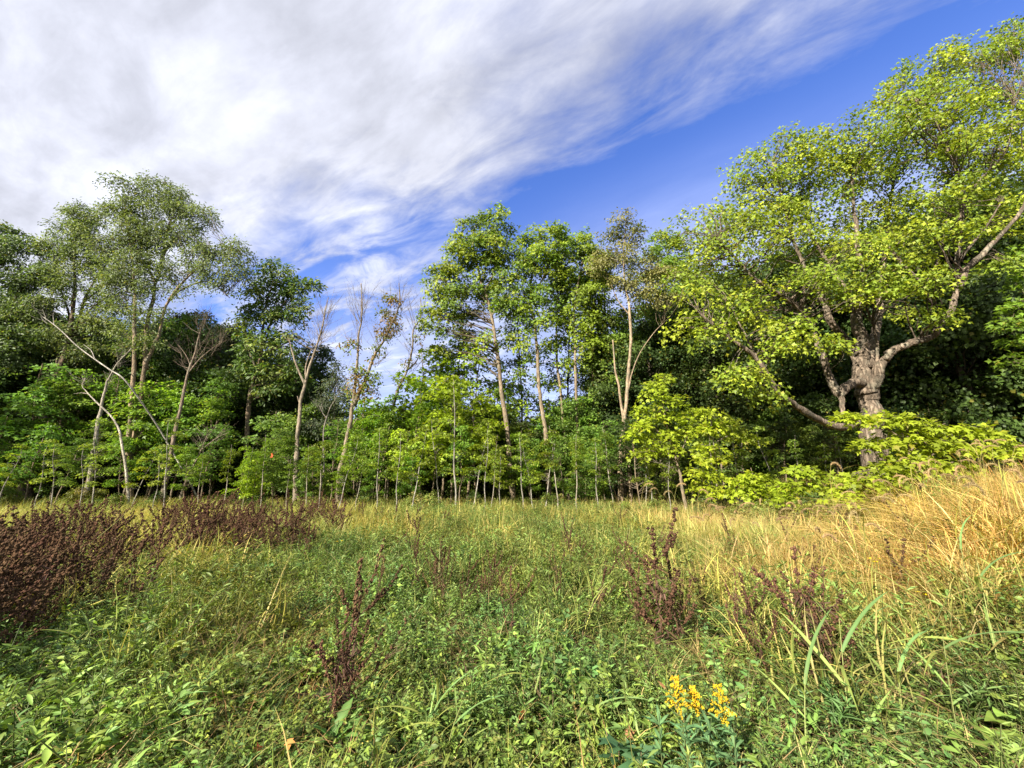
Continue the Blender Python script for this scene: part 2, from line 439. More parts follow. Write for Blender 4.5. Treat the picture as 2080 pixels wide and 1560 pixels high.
def build_tree(name, label, cat, base, stems, blobs, leaf, group=None, bark=(0.25, 0.19, 0.13), bmat=None, bough=1.0, lmat=None, twig_col=None):
    """stems: (points, r0, r1, part name); blobs: (centre, radius, vertical aspect). World coordinates."""
    base = np.asarray(base, float)
    root = empty(name, base, label, cat, group)
    bmat = bmat or M_BARK; lmat = lmat or M_LEAF
    nodes = []; nrad = []
    for (pts, r0, r1, part) in stems:
        P = catmull(pts, 12 if r0 > 0.13 else 6)
        k = len(P)
        seg = np.linspace(0, 1, k)
        rad = r0 + (r1 - r0) * seg ** 0.85
        P = P + R.standard_normal(P.shape) * (np.minimum(rad, 0.12) * 0.07)[:, None]
        if r0 > 0.05 and len(pts) > 4:
            q = np.arange(k) / k * len(pts); ph = R.random((2, 3)) * 6.28
            P = P + (np.sin(q[:, None] * 1.9 + ph[0]) * .35 + np.sin(q[:, None] * 4.3 + ph[1]) * .2) * (np.minimum(rad, .16) * np.minimum(1, seg * 6))[:, None]
        if part == 'trunk':
            h = P[:, 2] - P[0, 2]
            rad = rad * (1 + 0.45 * np.exp(-np.maximum(h, 0) / (3.0 * r0 + 0.05)))
        a = Acc()
        sides = 14 if r0 > 0.2 else 9 if r0 > 0.1 else 6
        if part != 'trunk':
            rad = rad * (1 + 0.25 * np.exp(-seg * len(pts) * 1.3))
        if r0 > 0.06:
            q = np.arange(k); rad = rad * (1 + 0.06 * np.sin(q * 0.42 + R.random() * 6) + 0.035 * np.sin(q * 0.9 + R.random() * 6))
        batch_tubes(a, P[None], rad[None], sides, bark, cap=True, jitter=0.035)
        obj(part, a, bmat, root, base, shade_smooth=True)
        s = np.linspace(0, k - 1, k * 2)
        Pi = np.stack([np.interp(s, np.arange(k), P[:, j]) for j in range(3)], 1)
        nodes.append(Pi); nrad.append(np.interp(s, np.arange(k), rad))
    nodes = np.concatenate(nodes); nrad = np.concatenate(nrad)
    if leaf is None: return root
    Lh = leaf['L']; Wh = leaf['W']; sr = leaf.get('sr', 0.45); per = leaf.get('per', 20)
    tw = Acc(); cr = Acc()
    col = np.array(leaf['col'], float); col2 = np.array(leaf.get('col2', col), float)
    allc = []; allr = []
    clumps = []
    for (c, rad, az) in blobs:
        c = np.asarray(c, float)
        nl = leaf.get('lai', 4.0) * pi * rad * rad * max(az, 0.45) / (0.55 * Lh * Wh)
        nc = int(max(2, round(leaf.get('cl', 1.0) * (1.5 + 4.2 * rad * (0.6 + 0.4 * min(az, 1.2))))))
        d = rand_ball(nc)
        rr = (0.35 + 0.65 * R.random(nc) ** 0.6)
        cc = c + d * rr[:, None] * rad * np.array([1, 0.9, az])
        cs = rad * (0.30 + 0.16 * R.random(nc)) * (6.0 / (nc + 1)) ** 0.15
        for j in range(nc):
            clumps.append((cc[j], cs[j], az, nl / nc, c))
    C = np.array([q[0] for q in clumps])
    # boughs
    D = np.linalg.norm(C[:, None] - nodes[None], axis=2)
    pen = np.maximum(0, nodes[None, :, 2] - C[:, None, 2] + leaf.get('rise', 0.35) * D)
    j = np.argmin((D + 0.9 * pen) * (1 + 0.45 * R.random(D.shape)) + 0.35 * R.random(D.shape), axis=1)
    p0 = nodes[j]; Ld = np.linalg.norm(C - p0, axis=1)
    ctrl = p0 * 0.5 + C * 0.5 + R.standard_normal(C.shape) * (0.14 * Ld)[:, None] + np.array([0, 0, 1.0]) * (0.10 * Ld)[:, None]
    s = np.linspace(0, 1, 6)[None, :, None]
    B = p0[:, None] * (1 - s) ** 2 + 2 * ctrl[:, None] * s * (1 - s) + C[:, None] * s * s
    B = B + R.standard_normal(B.shape) * 0.02 * np.array([0, 1, 1, 1, 1, 1])[None, :, None] * Ld[:, None, None]
    r0 = np.minimum(nrad[j] * 0.6, (0.007 + 0.008 * Ld) * bough)
    rb = r0[:, None] * np.linspace(1, 0.3, 6)[None]
    tcol = np.array(twig_col if twig_col is not None else bark) * 0.6
    batch_tubes(tw, B, rb, 4, tcol)
    SP = []; S0 = []; SC = []; SN = []; SCc = []
    for q, (c, cs, az, nl, bc) in enumerate(clumps):
        ns = max(2, int(round(nl / per)))
        d = rand_ball(ns) * (R.random((ns, 1)) ** 0.45) * cs * np.array([1.15, 1.15, leaf.get('caz', 0.62) * max(min(az, 1), 0.35)])
        sp = c + d
        up = np.array([0, 0, 1.0])
        out = nrm(sp - bc)
        sn = nrm(up * leaf.get('up', 0.8) + out * leaf.get('outw', 0.5) + np.array([0, -1.0, 0]) * leaf.get('face', 0.45) + 0.25 * R.standard_normal((ns, 3)))
        sn[:, 2] = np.abs(sn[:, 2])
        SP.append(sp); SN.append(sn)
        k = R.integers(2, 6, ns)
        S0.append(B[q, k])
        a = R.random()
        mixv = 1.0 if R.random() < leaf.get('p2', 0.15) else 0.0
        cb = col * (1 - mixv) + col2 * mixv
        cb = cb * (0.80 + 0.40 * a)
        SC.append(np.tile(cb, (ns, 1)) * (0.85 + 0.3 * R.random((ns, 1))))
    SP = np.concatenate(SP); SN = np.concatenate(SN); S0 = np.concatenate(S0); SC = np.concatenate(SC)
    # twigs
    keep = R.random(len(SP)) < leaf.get('tw', 0.6)
    mid = (SP + S0) * 0.5 + R.standard_normal(SP.shape) * 0.05
    TB = np.stack([S0, mid, SP], 1)[keep]
    batch_tubes(tw, TB, np.tile(np.array([[0.011, 0.008, 0.004]]) * leaf.get('twr', 1.0), (len(TB), 1)), 3, tcol)
    # leaves
    n = len(SP) * per
    sp = np.repeat(SP, per, 0); sn = np.repeat(SN, per, 0); sc = np.repeat(SC, per, 0)
    ux = nrm(np.cross(sn, R.standard_normal((n, 3))))
    rr = np.sqrt(R.random((n, 1))) * sr * (0.7 + 0.6 * np.repeat(R.random((len(SP), 1)), per, 0))
    thick = leaf.get('thick', 0.25)
    pos = sp + ux * rr + sn * (R.standard_normal((n, 1)) * sr * thick) - np.array([0, 0, 1.0]) * leaf.get('droop', 0.2) * rr ** 2 / sr
    ax = nrm(ux + 0.5 * R.standard_normal((n, 3)) - np.array([0, 0, leaf.get('hang', 0.25)]))
    no = nrm(sn + leaf.get('jit', 0.45) * R.standard_normal((n, 3)))
    lv = 0.72 + 0.56 * R.random((n, 1))
    lc = sc * lv
    yel = (R.random((n, 1)) < leaf.get('yel', 0.03))
    lc = np.where(yel, lc * 0.6 + np.array([0.14, 0.10, 0.012]), lc)
    sz = 0.7 + 0.6 * R.random(n)
    leaf_cards(cr, leaf.get('T', T_DIA), pos, ax, no, Lh * sz, Wh * sz, lc)
    obj('twigs', tw, bmat, root, base, kind='stuff')
    obj('crown', cr, lmat, root, base, kind='stuff')
    return root

def px_tree(name, label, cat, Y, stems, blobs, leaf, group=None, ground=True, **kw):
    S = []
    for i, (pts, r0, r1) in enumerate(stems):
        P = [at(p[0], p[1], Y + (p[2] if len(p) > 2 else 0)) for p in pts]
        if i == 0:
            b = P[0].copy(); 
            d = P[0] - P[1]
            g = ground_h(b[0], b[1])
            if b[2] > g:
                dxy = d[:2] / max(abs(d[2]), 0.2) * 0.5
                b = np.array([b[0] + dxy[0] * (b[2] - g), b[1], g - 0.12])
                P = [b] + P
            base = np.array([P[0][0], P[0][1], ground_h(P[0][0], P[0][1])])
        S.append((P, r0, r1, 'trunk' if i == 0 else 'limb'))
    B = []
    for b in blobs:
        px, py, r = b[:3]; az = b[3] if len(b) > 3 else 0.85; dy = b[4] if len(b) > 4 else 0.0
        yy = Y + dy
        B.append((at(px, py, yy), r * mpp(px, py, yy), az))
    return build_tree(name, label, cat, base, S, B, leaf, group, **kw)

def LF(col, L=0.16, W=0.15, T=T_LOBE, **k):
    d = dict(col=col, L=L, W=W, T=T); d.update(k); return d

C_MAPLE = (0.185, 0.255, 0.026)
C_YELL = (0.31, 0.39, 0.028)
C_GREEN = (0.15, 0.24, 0.030)
C_GREY = (0.125, 0.160, 0.056)
C_DARK = (0.040, 0.075, 0.020)
C_KHAKI = (0.23, 0.225, 0.075)
B_PALE = (0.30, 0.255, 0.195)
B_TAN = (0.26, 0.20, 0.135)
B_BROWN = (0.20, 0.15, 0.10)
B_DARK = (0.09, 0.07, 0.05)
B_GREY = (0.25, 0.22, 0.185)

# --- the great spreading maple on the right
def great_maple():
    Y = 13.0
    stems = [
        ([(1782, 985), (1778, 930), (1772, 880), (1766, 830), (1761, 790), (1757, 760)], 0.335, 0.28),
        ([(1759, 800), (1755, 760), (1750, 720), (1747, 690), (1743, 640), (1740, 600)], 0.27, 0.14),
        ([(1762, 862), (1740, 861), (1700, 863, -.5), (1647, 843, -1.0), (1600, 817, -1.4), (1573, 787, -1.7), (1547, 740, -2), (1507, 707, -2.2), (1467, 673, -2.4), (1427, 640, -2.5)], 0.148, 0.035),
        ([(1573, 787, -1.7), (1550, 750, -1.5), (1540, 733, -1.4), (1523, 700, -1.2), (1507, 667, -1), (1480, 610, -1)], 0.074, 0.021),
        ([(1756, 780), (1735, 778, -.3), (1707, 797, -.6), (1687, 773, -.6), (1667, 713, -.6), (1647, 660, -.7), (1620, 623, -.8), (1573, 593, -1), (1527, 560, -1.2), (1500, 530, -1.3), (1450, 480, -1.4)], 0.163, 0.028),
        ([(1707, 790, -.6), (1710, 815, -.6), (1713, 847, -.6)], 0.096, 0.070),
        ([(1752, 755), (1727, 700, .5), (1683, 640, .6), (1660, 590, .5), (1647, 567, .4), (1627, 527, .3), (1605, 470, .2), (1590, 400, 0), (1570, 330, 0)], 0.148, 0.028),
        ([(1742, 625), (1715, 580, .4), (1690, 545, .6), (1660, 500, .8), (1640, 440, 1), (1650, 330, 1)], 0.118, 0.021),
        ([(1741, 610), (1748, 560, .2), (1742, 467, .3), (1733, 413, .3), (1725, 330, .3)], 0.133, 0.028),
        ([(1762, 745), (1787, 640, 1.0), (1785, 590, 1.4), (1800, 500, 1.8), (1810, 400, 2), (1830, 280, 2)], 0.148, 0.028),
        ([(1768, 765), (1777, 745, -.2), (1783, 727, -.3), (1780, 700, -.3), (1777, 673, -.3), (1772, 640, -.3)], 0.074, 0.035),
        ([(1768, 800), (1780, 770, -.3), (1790, 745, -.4), (1807, 722, -.5), (1840, 697, -.8), (1887, 687, -1), (1913, 660, -1.1), (1933, 620, -1.1), (1947, 573, -1.2), (1947, 520, -1.2), (1953, 413, -1.2), (1953, 373, -1.2), (1925, 300, -1), (1905, 255, -1), (1873, 205, -1)], 0.165, 0.024),
        ([(1945, 585, -1.2), (1962, 552, -1.3), (1993, 520, -1.4), (2027, 480, -1.5), (2073, 433, -1.6), (2095, 380, -1.6), (2120, 300, -1.6)], 0.111, 0.035),
        ([(1947, 530, -1.2), (1968, 505, -1), (1987, 480, -.8), (2007, 455, -.8), (2040, 400, -.8)], 0.059, 0.021),
        ([(1953, 425, -1.2), (1968, 395, -1), (1993, 360, -.8), (2047, 300, -.8), (2060, 200, -.8)], 0.067, 0.021),
        ([(1800, 500, 1.8), (1870, 570, 1.5), (1887, 560, 1.5), (1913, 513, 1.5), (1920, 467, 1.5), (1960, 300, 1.5)], 0.074, 0.021),
    ]
    bl = [(1420, 470, 60), (1400, 560, 50), (1460, 430, 55), (1480, 520, 60, .8, -1.2), (1430, 600, 45, .7, -2), (1530, 360, 60), (1560, 420, 70), (1520, 470, 55, .8, -1),
          (1595, 310, 55), (1640, 330, 60), (1600, 400, 65, .85, 1), (1660, 420, 70, .85, 1), (1690, 290, 55), (1740, 300, 60), (1720, 370, 65, .85, 1), (1780, 340, 70, .85, 1),
          (1810, 210, 45), (1840, 260, 60), (1860, 165, 50), (1900, 140, 50), (1930, 200, 65), (1880, 330, 65, .85, .5), (1980, 120, 60), (2030, 100, 60), (1990, 240, 70), (2050, 210, 60),
          (1950, 320, 60), (2010, 340, 60), (2070, 320, 60), (2060, 440, 45, .8, -.8), (2000, 430, 45, .8, .5), (1890, 430, 55, .8, 1), (1830, 430, 60, .85, 1.5), (1760, 450, 55, .8, 1.5),
          (1700, 500, 55, .8, 1), (1640, 510, 50, .8, 1.5), (1580, 500, 50, .8, 1.5), (1540, 590, 40, .5, -1.5), (1500, 640, 45, .5, -2), (1455, 680, 40, .5, -2.3),
          (1600, 660, 38, .4, -1.8), (1640, 690, 32, .4, -1.6), (1570, 710, 34, .4, -1.8), (1520, 770, 40, .45, -2.2), (1490, 760, 34, .45, -2.3), (1555, 800, 26, .4, -2),
          (1800, 560, 45, .5, -1.6), (1770, 600, 36, .5, -1.6), (1830, 590, 38, .5, -1.6), (1860, 540, 40, .5, -1.2), (1790, 500, 45, .6, -1.4), (1730, 590, 30, .5, -1),
          (1905, 500, 45, .6, 1.2), (1680, 590, 32, .5, -1), (1720, 540, 38, .6, -.8), (1620, 570, 36, .5, -.6), (1480, 580, 45, .6, 1), (1530, 640, 40, .6, 1.5), (1445, 540, 45, .7, .5),
          (2040, 540, 40, .5, -1.2), (1850, 640, 34, .5, 1.8), (1400, 660, 42, .6, -1.5), (2100, 120, 70), (2120, 250, 70), (1940, 290, 44, .8, -2.2), (1890, 240, 40, .8, -2), (1975, 370, 36, .7, -2), (1915, 400, 34, .6, -2), (1960, 200, 44, .8, -1.8), (1850, 215, 36, .8, -1.8), (2030, 260, 44, .8, -1.8), (1660, 560, 34, .5, -2.2), (1740, 500, 36, .5, -2.2), (1900, 560, 28, .5, -2.4), (1860, 470, 36, .5, -2.2), (1965, 460, 28, .5, -2.4), (1600, 470, 40, .6, -2.4), (1920, 640, 20, .4, -2), (1690, 700, 22, .4, -1.6)]
    px_tree('maple_tree', 'huge old maple with a thick pale trunk and long curving limbs, right of the clearing', 'tree', Y, stems, bl,
            LF(C_MAPLE, 0.118, 0.114, T_LOBE, lai=2.35, sr=0.45, per=20, thick=0.24, col2=(0.28, 0.33, 0.028), p2=0.42, caz=0.65, cl=2.3, tw=0.6, jit=0.55), bark=(0.225, 0.175, 0.13), bmat=M_BARKF, bough=1.0, twig_col=(0.36, 0.28, 0.21))
great_maple()

# --- the row of tall trees in the middle
def middle_row():
    def px_tree(name, label, cat, Y, stems, blobs, leaf, **kw):
        return globals()['px_tree'](name, label, cat, Y, stems, [(q[0], q[1], q[2] * 1.17) + tuple(q[3:]) for q in blobs], leaf, **kw)
    lm = LF(C_GREEN, 0.175, 0.17, lai=3.7, sr=0.42, per=18, col2=(0.25, 0.32, 0.03), p2=0.42, caz=0.55, cl=1.35, jit=0.4)
    px_tree('maple_tree', 'tallest slim maple in the middle row, its straight pale trunk leaning left', 'tree', 21.5,
            [([(1042, 1017), (1031, 900), (1021, 800), (1010, 717), (1000, 658), (994, 617), (979, 579), (967, 529), (960, 480), (975, 445)], 0.17, 0.03),
             ([(998, 645), (1010, 620), (1030, 600), (1056, 575)], 0.05, 0.015), ([(994, 617), (965, 590), (948, 560)], 0.05, 0.015), ([(985, 590), (1000, 560), (1010, 500), (1012, 450)], 0.07, 0.02)],
            [(985, 462, 32), (1012, 455, 28), (950, 480, 34), (1000, 500, 42), (925, 520, 36), (965, 530, 42), (1010, 545, 36), (905, 545, 30), (890, 585, 32), (925, 580, 38), (965, 590, 36, .8, 1), (1020, 590, 34),
             (885, 620, 28), (915, 630, 32), (950, 650, 30, .7, 1), (880, 665, 24, .6), (915, 675, 26, .6, .5), (950, 700, 26, .6, 1), (1030, 680, 22, .6, 1), (900, 710, 24, .6, 1), (985, 690, 18, .5, -.6), (1040, 520, 24), (1035, 625, 26), (985, 625, 22, .7, 1.2)], lm, bark=B_TAN)
    px_tree('maple_tree', 'slim maple with a clean pale trunk, second tall trunk of the middle row', 'tree', 21.8,
            [([(1117, 1017), (1108, 900), (1096, 783), (1090, 692), (1081, 637), (1077, 600), (1085, 540), (1100, 480)], 0.165, 0.03), ([(1081, 637), (1065, 600), (1058, 560)], .05, .02), ([(1078, 610), (1105, 560), (1125, 500)], .07, .02)],
            [(1100, 490, 34), (1070, 500, 30), (1130, 488, 30), (1085, 540, 38), (1055, 560, 30), (1120, 545, 36), (1065, 610, 32), (1100, 600, 30), (1050, 640, 24), (1085, 660, 22), (1060, 690, 22), (1110, 650, 20), (1075, 730, 22, .6, .8), (1112, 700, 20, .6), (1055, 760, 18, .6), (1095, 770, 16, .5, .8), (1125, 520, 26)], lm, bark=B_TAN)
    px_tree('maple_tree', 'thin maple between two stouter trunks of the middle row, leaf tufts on its stem', 'tree', 23.0,
            [([(1156, 1017), (1150, 921), (1142, 837), (1133, 754), (1131, 692), (1131, 650), (1135, 580), (1145, 500)], 0.125, 0.03)],
            [(1150, 500, 30), (1140, 545, 30), (1175, 500, 26), (1135, 600, 26), (1125, 640, 20), (1140, 690, 18), (1120, 710, 14), (1160, 580, 28), (1140, 740, 16, .6), (1128, 780, 16, .6), (1150, 640, 20)], lm, bark=B_TAN)
    px_tree('maple_tree', 'slim maple with yellowish leaves hugging its upper trunk, right end of the four trunks', 'tree', 22.5,
            [([(1179, 1012), (1176, 930), (1173, 858), (1169, 733), (1167, 692), (1168, 620), (1185, 520)], 0.155, 0.03)],
            [(1168, 640, 24), (1180, 670, 20), (1155, 660, 20), (1170, 700, 18), (1195, 560, 34), (1190, 510, 28), (1215, 530, 28), (1180, 600, 28), (1205, 600, 26), (1185, 720, 18, .6), (1160, 740, 16, .6), (1200, 650, 22), (1205, 700, 18)],
            dict(lm, col=(0.20, 0.26, 0.028)), bark=B_TAN)
    px_tree('hickory_tree', 'twin-stemmed tree with a dry khaki crown right of the middle row', 'tree', 20.0,
            [([(1260, 1021), (1262, 921), (1267, 860), (1271, 817), (1281, 712), (1279, 633), (1271, 587), (1267, 525), (1271, 462), (1275, 440)], 0.155, 0.02),
             ([(1281, 1035, .5), (1280, 990, .5), (1273, 929, .5), (1267, 858, .6), (1258, 796, .9), (1250, 750, 1.0), (1245, 690, 1)], 0.12, 0.04),
             ([(1277, 790), (1283, 760), (1300, 717), (1329, 675), (1350, 654)], 0.045, 0.012),
             ([(1279, 640), (1255, 610), (1238, 570)], 0.04, 0.012), ([(1272, 590), (1300, 560), (1320, 540)], 0.04, 0.012)],
            [(1275, 455, 24), (1250, 475, 22), (1295, 480, 22), (1235, 510, 26), (1270, 520, 28), (1305, 520, 26), (1225, 545, 24), (1335, 560, 28), (1300, 570, 28), (1260, 570, 22), (1345, 600, 26), (1310, 610, 22), (1375, 560, 24)],
            LF(C_KHAKI, 0.15, 0.075, T_DIA, lai=2.3, sr=0.42, per=16, col2=(0.10, 0.13, 0.03), p2=0.25, caz=0.55, cl=1.3, jit=0.6, hang=0.5), bark=(0.36, 0.27, 0.18))
    lb = LF((0.15, 0.235, 0.03), 0.165, 0.17, lai=4.2, sr=0.45, per=18, col2=(0.10, 0.14, 0.02), p2=0.3, caz=0.5, cl=1.3)
    px_tree('maple_tree', 'bushy maple filling the gap between the khaki tree and the huge maple', 'tree', 24.0,
            [([(1330, 1000), (1335, 850), (1345, 700), (1350, 600), (1355, 520)], 0.15, 0.03)],
            [(1345, 500, 30), (1375, 510, 26), (1330, 540, 34), (1370, 560, 34), (1320, 600, 34), (1365, 620, 38), (1400, 590, 34), (1330, 660, 36), (1385, 680, 36), (1300, 690, 30), (1345, 720, 34), (1400, 730, 34)], lb, bark=B_BROWN)
    px_tree('maple_tree', 'green maple with hanging tufts behind the twin-stemmed khaki tree', 'tree', 24.5,
            [([(1222, 1000), (1225, 850), (1230, 700), (1228, 600), (1225, 520)], 0.14, 0.03)],
            [(1225, 640, 32), (1240, 690, 32), (1210, 700, 28), (1235, 740, 28), (1205, 560, 28), (1215, 770, 26), (1245, 800, 26)], lb, bark=B_BROWN)
    px_tree('maple_tree', 'full green maple crown between the four slim trunks and the khaki tree', 'tree', 23.5,
            [([(1205, 1012), (1204, 900), (1202, 780), (1206, 660), (1212, 560), (1215, 510)], 0.13, 0.03)],
            [(1212, 520, 26), (1235, 560, 24), (1195, 570, 24), (1220, 610, 28), (1245, 640, 24), (1198, 650, 24), (1222, 690, 26), (1250, 710, 22), (1200, 740, 24), (1232, 760, 24), (1215, 800, 24), (1255, 780, 18)], lb, bark=B_BROWN)
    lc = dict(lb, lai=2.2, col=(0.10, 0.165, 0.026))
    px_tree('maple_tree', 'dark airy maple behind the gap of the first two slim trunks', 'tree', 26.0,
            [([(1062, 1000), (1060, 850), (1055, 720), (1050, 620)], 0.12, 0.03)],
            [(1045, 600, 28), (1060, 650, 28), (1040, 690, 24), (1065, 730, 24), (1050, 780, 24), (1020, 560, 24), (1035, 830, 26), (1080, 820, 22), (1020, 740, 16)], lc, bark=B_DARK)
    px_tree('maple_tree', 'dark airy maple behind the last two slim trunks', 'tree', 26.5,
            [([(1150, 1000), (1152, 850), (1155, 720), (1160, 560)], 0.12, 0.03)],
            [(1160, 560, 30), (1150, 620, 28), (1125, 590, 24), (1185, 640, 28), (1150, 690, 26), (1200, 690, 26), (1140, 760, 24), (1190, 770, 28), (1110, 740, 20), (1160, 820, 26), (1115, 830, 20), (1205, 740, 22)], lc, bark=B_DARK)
middle_row()

# --- left wood edge
def left_wood():
    lw = LF(C_GREY, 0.17, 0.062, T_DIA, lai=2.0, sr=0.42, per=18, col2=(0.17, 0.21, 0.07), p2=0.35, caz=1.1, cl=1.7, jit=0.75, hang=0.45, droop=0.35, tw=0.7, up=0.5, thick=0.3)
    px_tree('willow_tree', 'tall feathery tree with two ruddy trunks, its crown the highest on the left', 'tree', 21.0,
            [([(262, 1008), (262, 940), (265, 834), (271, 721), (276, 609), (270, 564), (265, 500), (255, 430), (262, 390)], 0.165, 0.025),
             ([(260, 960, .3), (270, 890, .3), (280, 842, .3), (298, 744, .3), (312, 700, .3), (323, 677, .3), (345, 609, .3), (381, 582, .3), (426, 573, .3), (467, 605, .3)], 0.155, 0.025),
             ([(296, 750, .3), (296, 681, .8), (310, 609, 1), (316, 575, 1), (328, 537, 1), (334, 488, 1), (352, 450, 1), (390, 440, 1)], 0.125, 0.025),
             ([(316, 575, 1), (303, 545, 1), (296, 480, .6), (290, 420, .6)], 0.08, 0.02),
             ([(345, 609, .3), (370, 575, 0), (395, 550, 0), (430, 525, 0), (470, 500, 0)], 0.09, 0.02),
             ([(334, 488, 1), (345, 450, .8), (340, 400, .8)], 0.06, 0.02)],
            [(250, 392, 34), (285, 385, 30), (235, 425, 36), (275, 430, 36), (330, 385, 34), (350, 400, 34), (320, 420, 34), (365, 430, 34), (400, 440, 30), (425, 432, 20), (255, 475, 38), (300, 470, 36), (345, 480, 34), (385, 470, 30),
             (225, 500, 34), (265, 530, 36), (310, 530, 30), (400, 510, 28), (430, 500, 28), (460, 500, 30), (490, 520, 24), (440, 540, 30), (475, 550, 28), (500, 545, 16), (380, 545, 24), (420, 570, 20), (455, 580, 22), (255, 570, 30), (290, 590, 28), (330, 570, 22), (240, 620, 28), (285, 640, 24), (370, 590, 16), (230, 560, 30), (300, 560, 30), (320, 470, 34), (275, 490, 34), (250, 660, 26), (330, 640, 20), (300, 690, 22), (350, 540, 26), (265, 700, 24), (235, 580, 30)],
            lw, bark=(0.30, 0.225, 0.15))
    px_tree('willow_tree', 'broad grey-green tree with a thick leaning trunk left of the twin ruddy trunks', 'tree', 22.5,
            [([(52, 1000), (62, 950), (81, 892), (105, 800), (130, 710), (145, 660), (152, 600), (150, 540), (155, 480)], 0.30, 0.04),
             ([(132, 700), (150, 672, .2), (173, 609, .2), (193, 569, .2), (220, 530, .2)], 0.12, 0.03), ([(110, 780), (128, 690, 1), (141, 645, 1), (120, 580, 1)], 0.14, 0.03), ([(173, 609, .2), (200, 590, 0), (218, 570, 0)], 0.06, 0.02)],
            [(150, 440, 34), (185, 435, 30), (140, 480, 40), (190, 480, 38), (110, 500, 34), (160, 530, 44), (210, 540, 36), (115, 560, 40), (160, 590, 40), (70, 560, 34), (215, 610, 34), (95, 620, 40), (150, 650, 34), (60, 640, 36), (200, 660, 30), (110, 690, 34), (165, 710, 28)],
            dict(lw, col=(0.11, 0.155, 0.045), lai=2.4), bark=(0.17, 0.125, 0.085), bmat=M_BARKF)
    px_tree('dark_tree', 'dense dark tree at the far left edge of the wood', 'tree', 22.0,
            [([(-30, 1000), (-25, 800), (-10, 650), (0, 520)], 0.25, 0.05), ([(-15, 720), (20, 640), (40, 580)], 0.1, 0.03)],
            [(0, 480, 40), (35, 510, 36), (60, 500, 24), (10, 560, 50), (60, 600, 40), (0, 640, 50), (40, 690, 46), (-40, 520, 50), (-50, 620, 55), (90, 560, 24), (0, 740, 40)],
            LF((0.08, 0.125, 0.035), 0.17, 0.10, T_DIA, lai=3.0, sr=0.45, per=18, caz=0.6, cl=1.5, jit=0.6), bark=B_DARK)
    px_tree('hickory_tree', 'dark leafy tree with a bright ragged right side, left of the sky gap', 'tree', 23.5,
            [([(497, 1000), (503, 880), (511, 789), (529, 721), (534, 677), (540, 620), (556, 570)], 0.19, 0.03), ([(532, 690), (560, 640), (590, 600), (610, 570)], 0.07, 0.02), ([(520, 750), (500, 690), (495, 620)], 0.07, 0.02), ([(529, 721), (575, 700), (600, 690)], 0.05, 0.02)],
            [(560, 548, 24), (585, 560, 22), (540, 570, 28), (605, 580, 24), (625, 572, 18), (570, 600, 32), (610, 615, 26), (515, 600, 30), (530, 640, 34), (575, 650, 32), (505, 650, 30), (550, 690, 34), (515, 700, 32), (590, 690, 24), (590, 730, 28), (545, 740, 32), (500, 750, 28), (600, 765, 24), (560, 790, 28), (640, 575, 10)],
            LF((0.085, 0.145, 0.028), 0.24, 0.11, T_DIA, lai=3.2, sr=0.5, per=14, col2=(0.18, 0.23, 0.045), p2=0.3, caz=0.55, cl=1.4, jit=0.5), bark=B_BROWN)
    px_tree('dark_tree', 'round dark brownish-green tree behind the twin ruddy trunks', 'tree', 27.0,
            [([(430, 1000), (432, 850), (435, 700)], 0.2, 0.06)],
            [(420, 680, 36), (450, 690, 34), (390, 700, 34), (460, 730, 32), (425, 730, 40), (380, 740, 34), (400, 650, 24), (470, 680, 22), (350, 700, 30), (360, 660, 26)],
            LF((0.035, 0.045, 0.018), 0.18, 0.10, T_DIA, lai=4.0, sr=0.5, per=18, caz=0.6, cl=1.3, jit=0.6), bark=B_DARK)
    px_tree('dark_tree', 'small dark tree just right of the forked dead tree', 'tree', 27.0,
            [([(655, 1000), (653, 850), (650, 720)], 0.14, 0.04)],
            [(650, 705, 20), (665, 730, 18), (640, 740, 22), (655, 765, 26), (630, 775, 22), (675, 760, 16), (640, 800, 26), (620, 720, 16)],
            LF((0.045, 0.08, 0.02), 0.18, 0.11, T_DIA, lai=4.0, sr=0.45, per=16, caz=0.6, cl=1.3), bark=B_DARK)
    px_tree('willow_tree', 'grey-green bushy tree behind the thin pale snag beside the forked dead tree', 'tree', 24.0,
            [([(675, 1000), (678, 900), (680, 800)], 0.10, 0.03)],
            [(690, 745, 14), (680, 780, 22), (655, 820, 24), (690, 820, 22), (640, 860, 24), (670, 870, 26), (690, 870, 18), (700, 790, 16)],
            LF((0.075, 0.10, 0.05), 0.15, 0.06, T_DIA, lai=3.0, sr=0.42, per=16, caz=0.7, cl=1.4, jit=0.7, hang=0.5), bark=B_GREY)
left_wood()

# --- dead and dying trees: bare stems and fans of fine twigs
def bare_fan(stems_px, Y, fans, seed):
    out = []
    for (px, py, ang, ln, n) in fans:
        for i in range(n):
            a = radians(ang + R.normal(0, 20))
            l = ln * (0.55 + 0.6 * R.random())
            x0 = px + R.normal(0, 3); y0 = py + R.random() * ln * 0.35
            x1 = x0 + sin(a) * l * .5 + R.normal(0, 2); y1 = y0 - cos(a) * l * .5
            x2 = x1 + sin(a * 0.8) * l * .5 + R.normal(0, 3); y2 = y1 - cos(a * 0.8) * l * .5
            dy = R.normal(0, .7)
            out.append([at(x0, y0, Y), at(x1, y1, Y + dy * .5), at(x2, y2, Y + dy)])
    return out

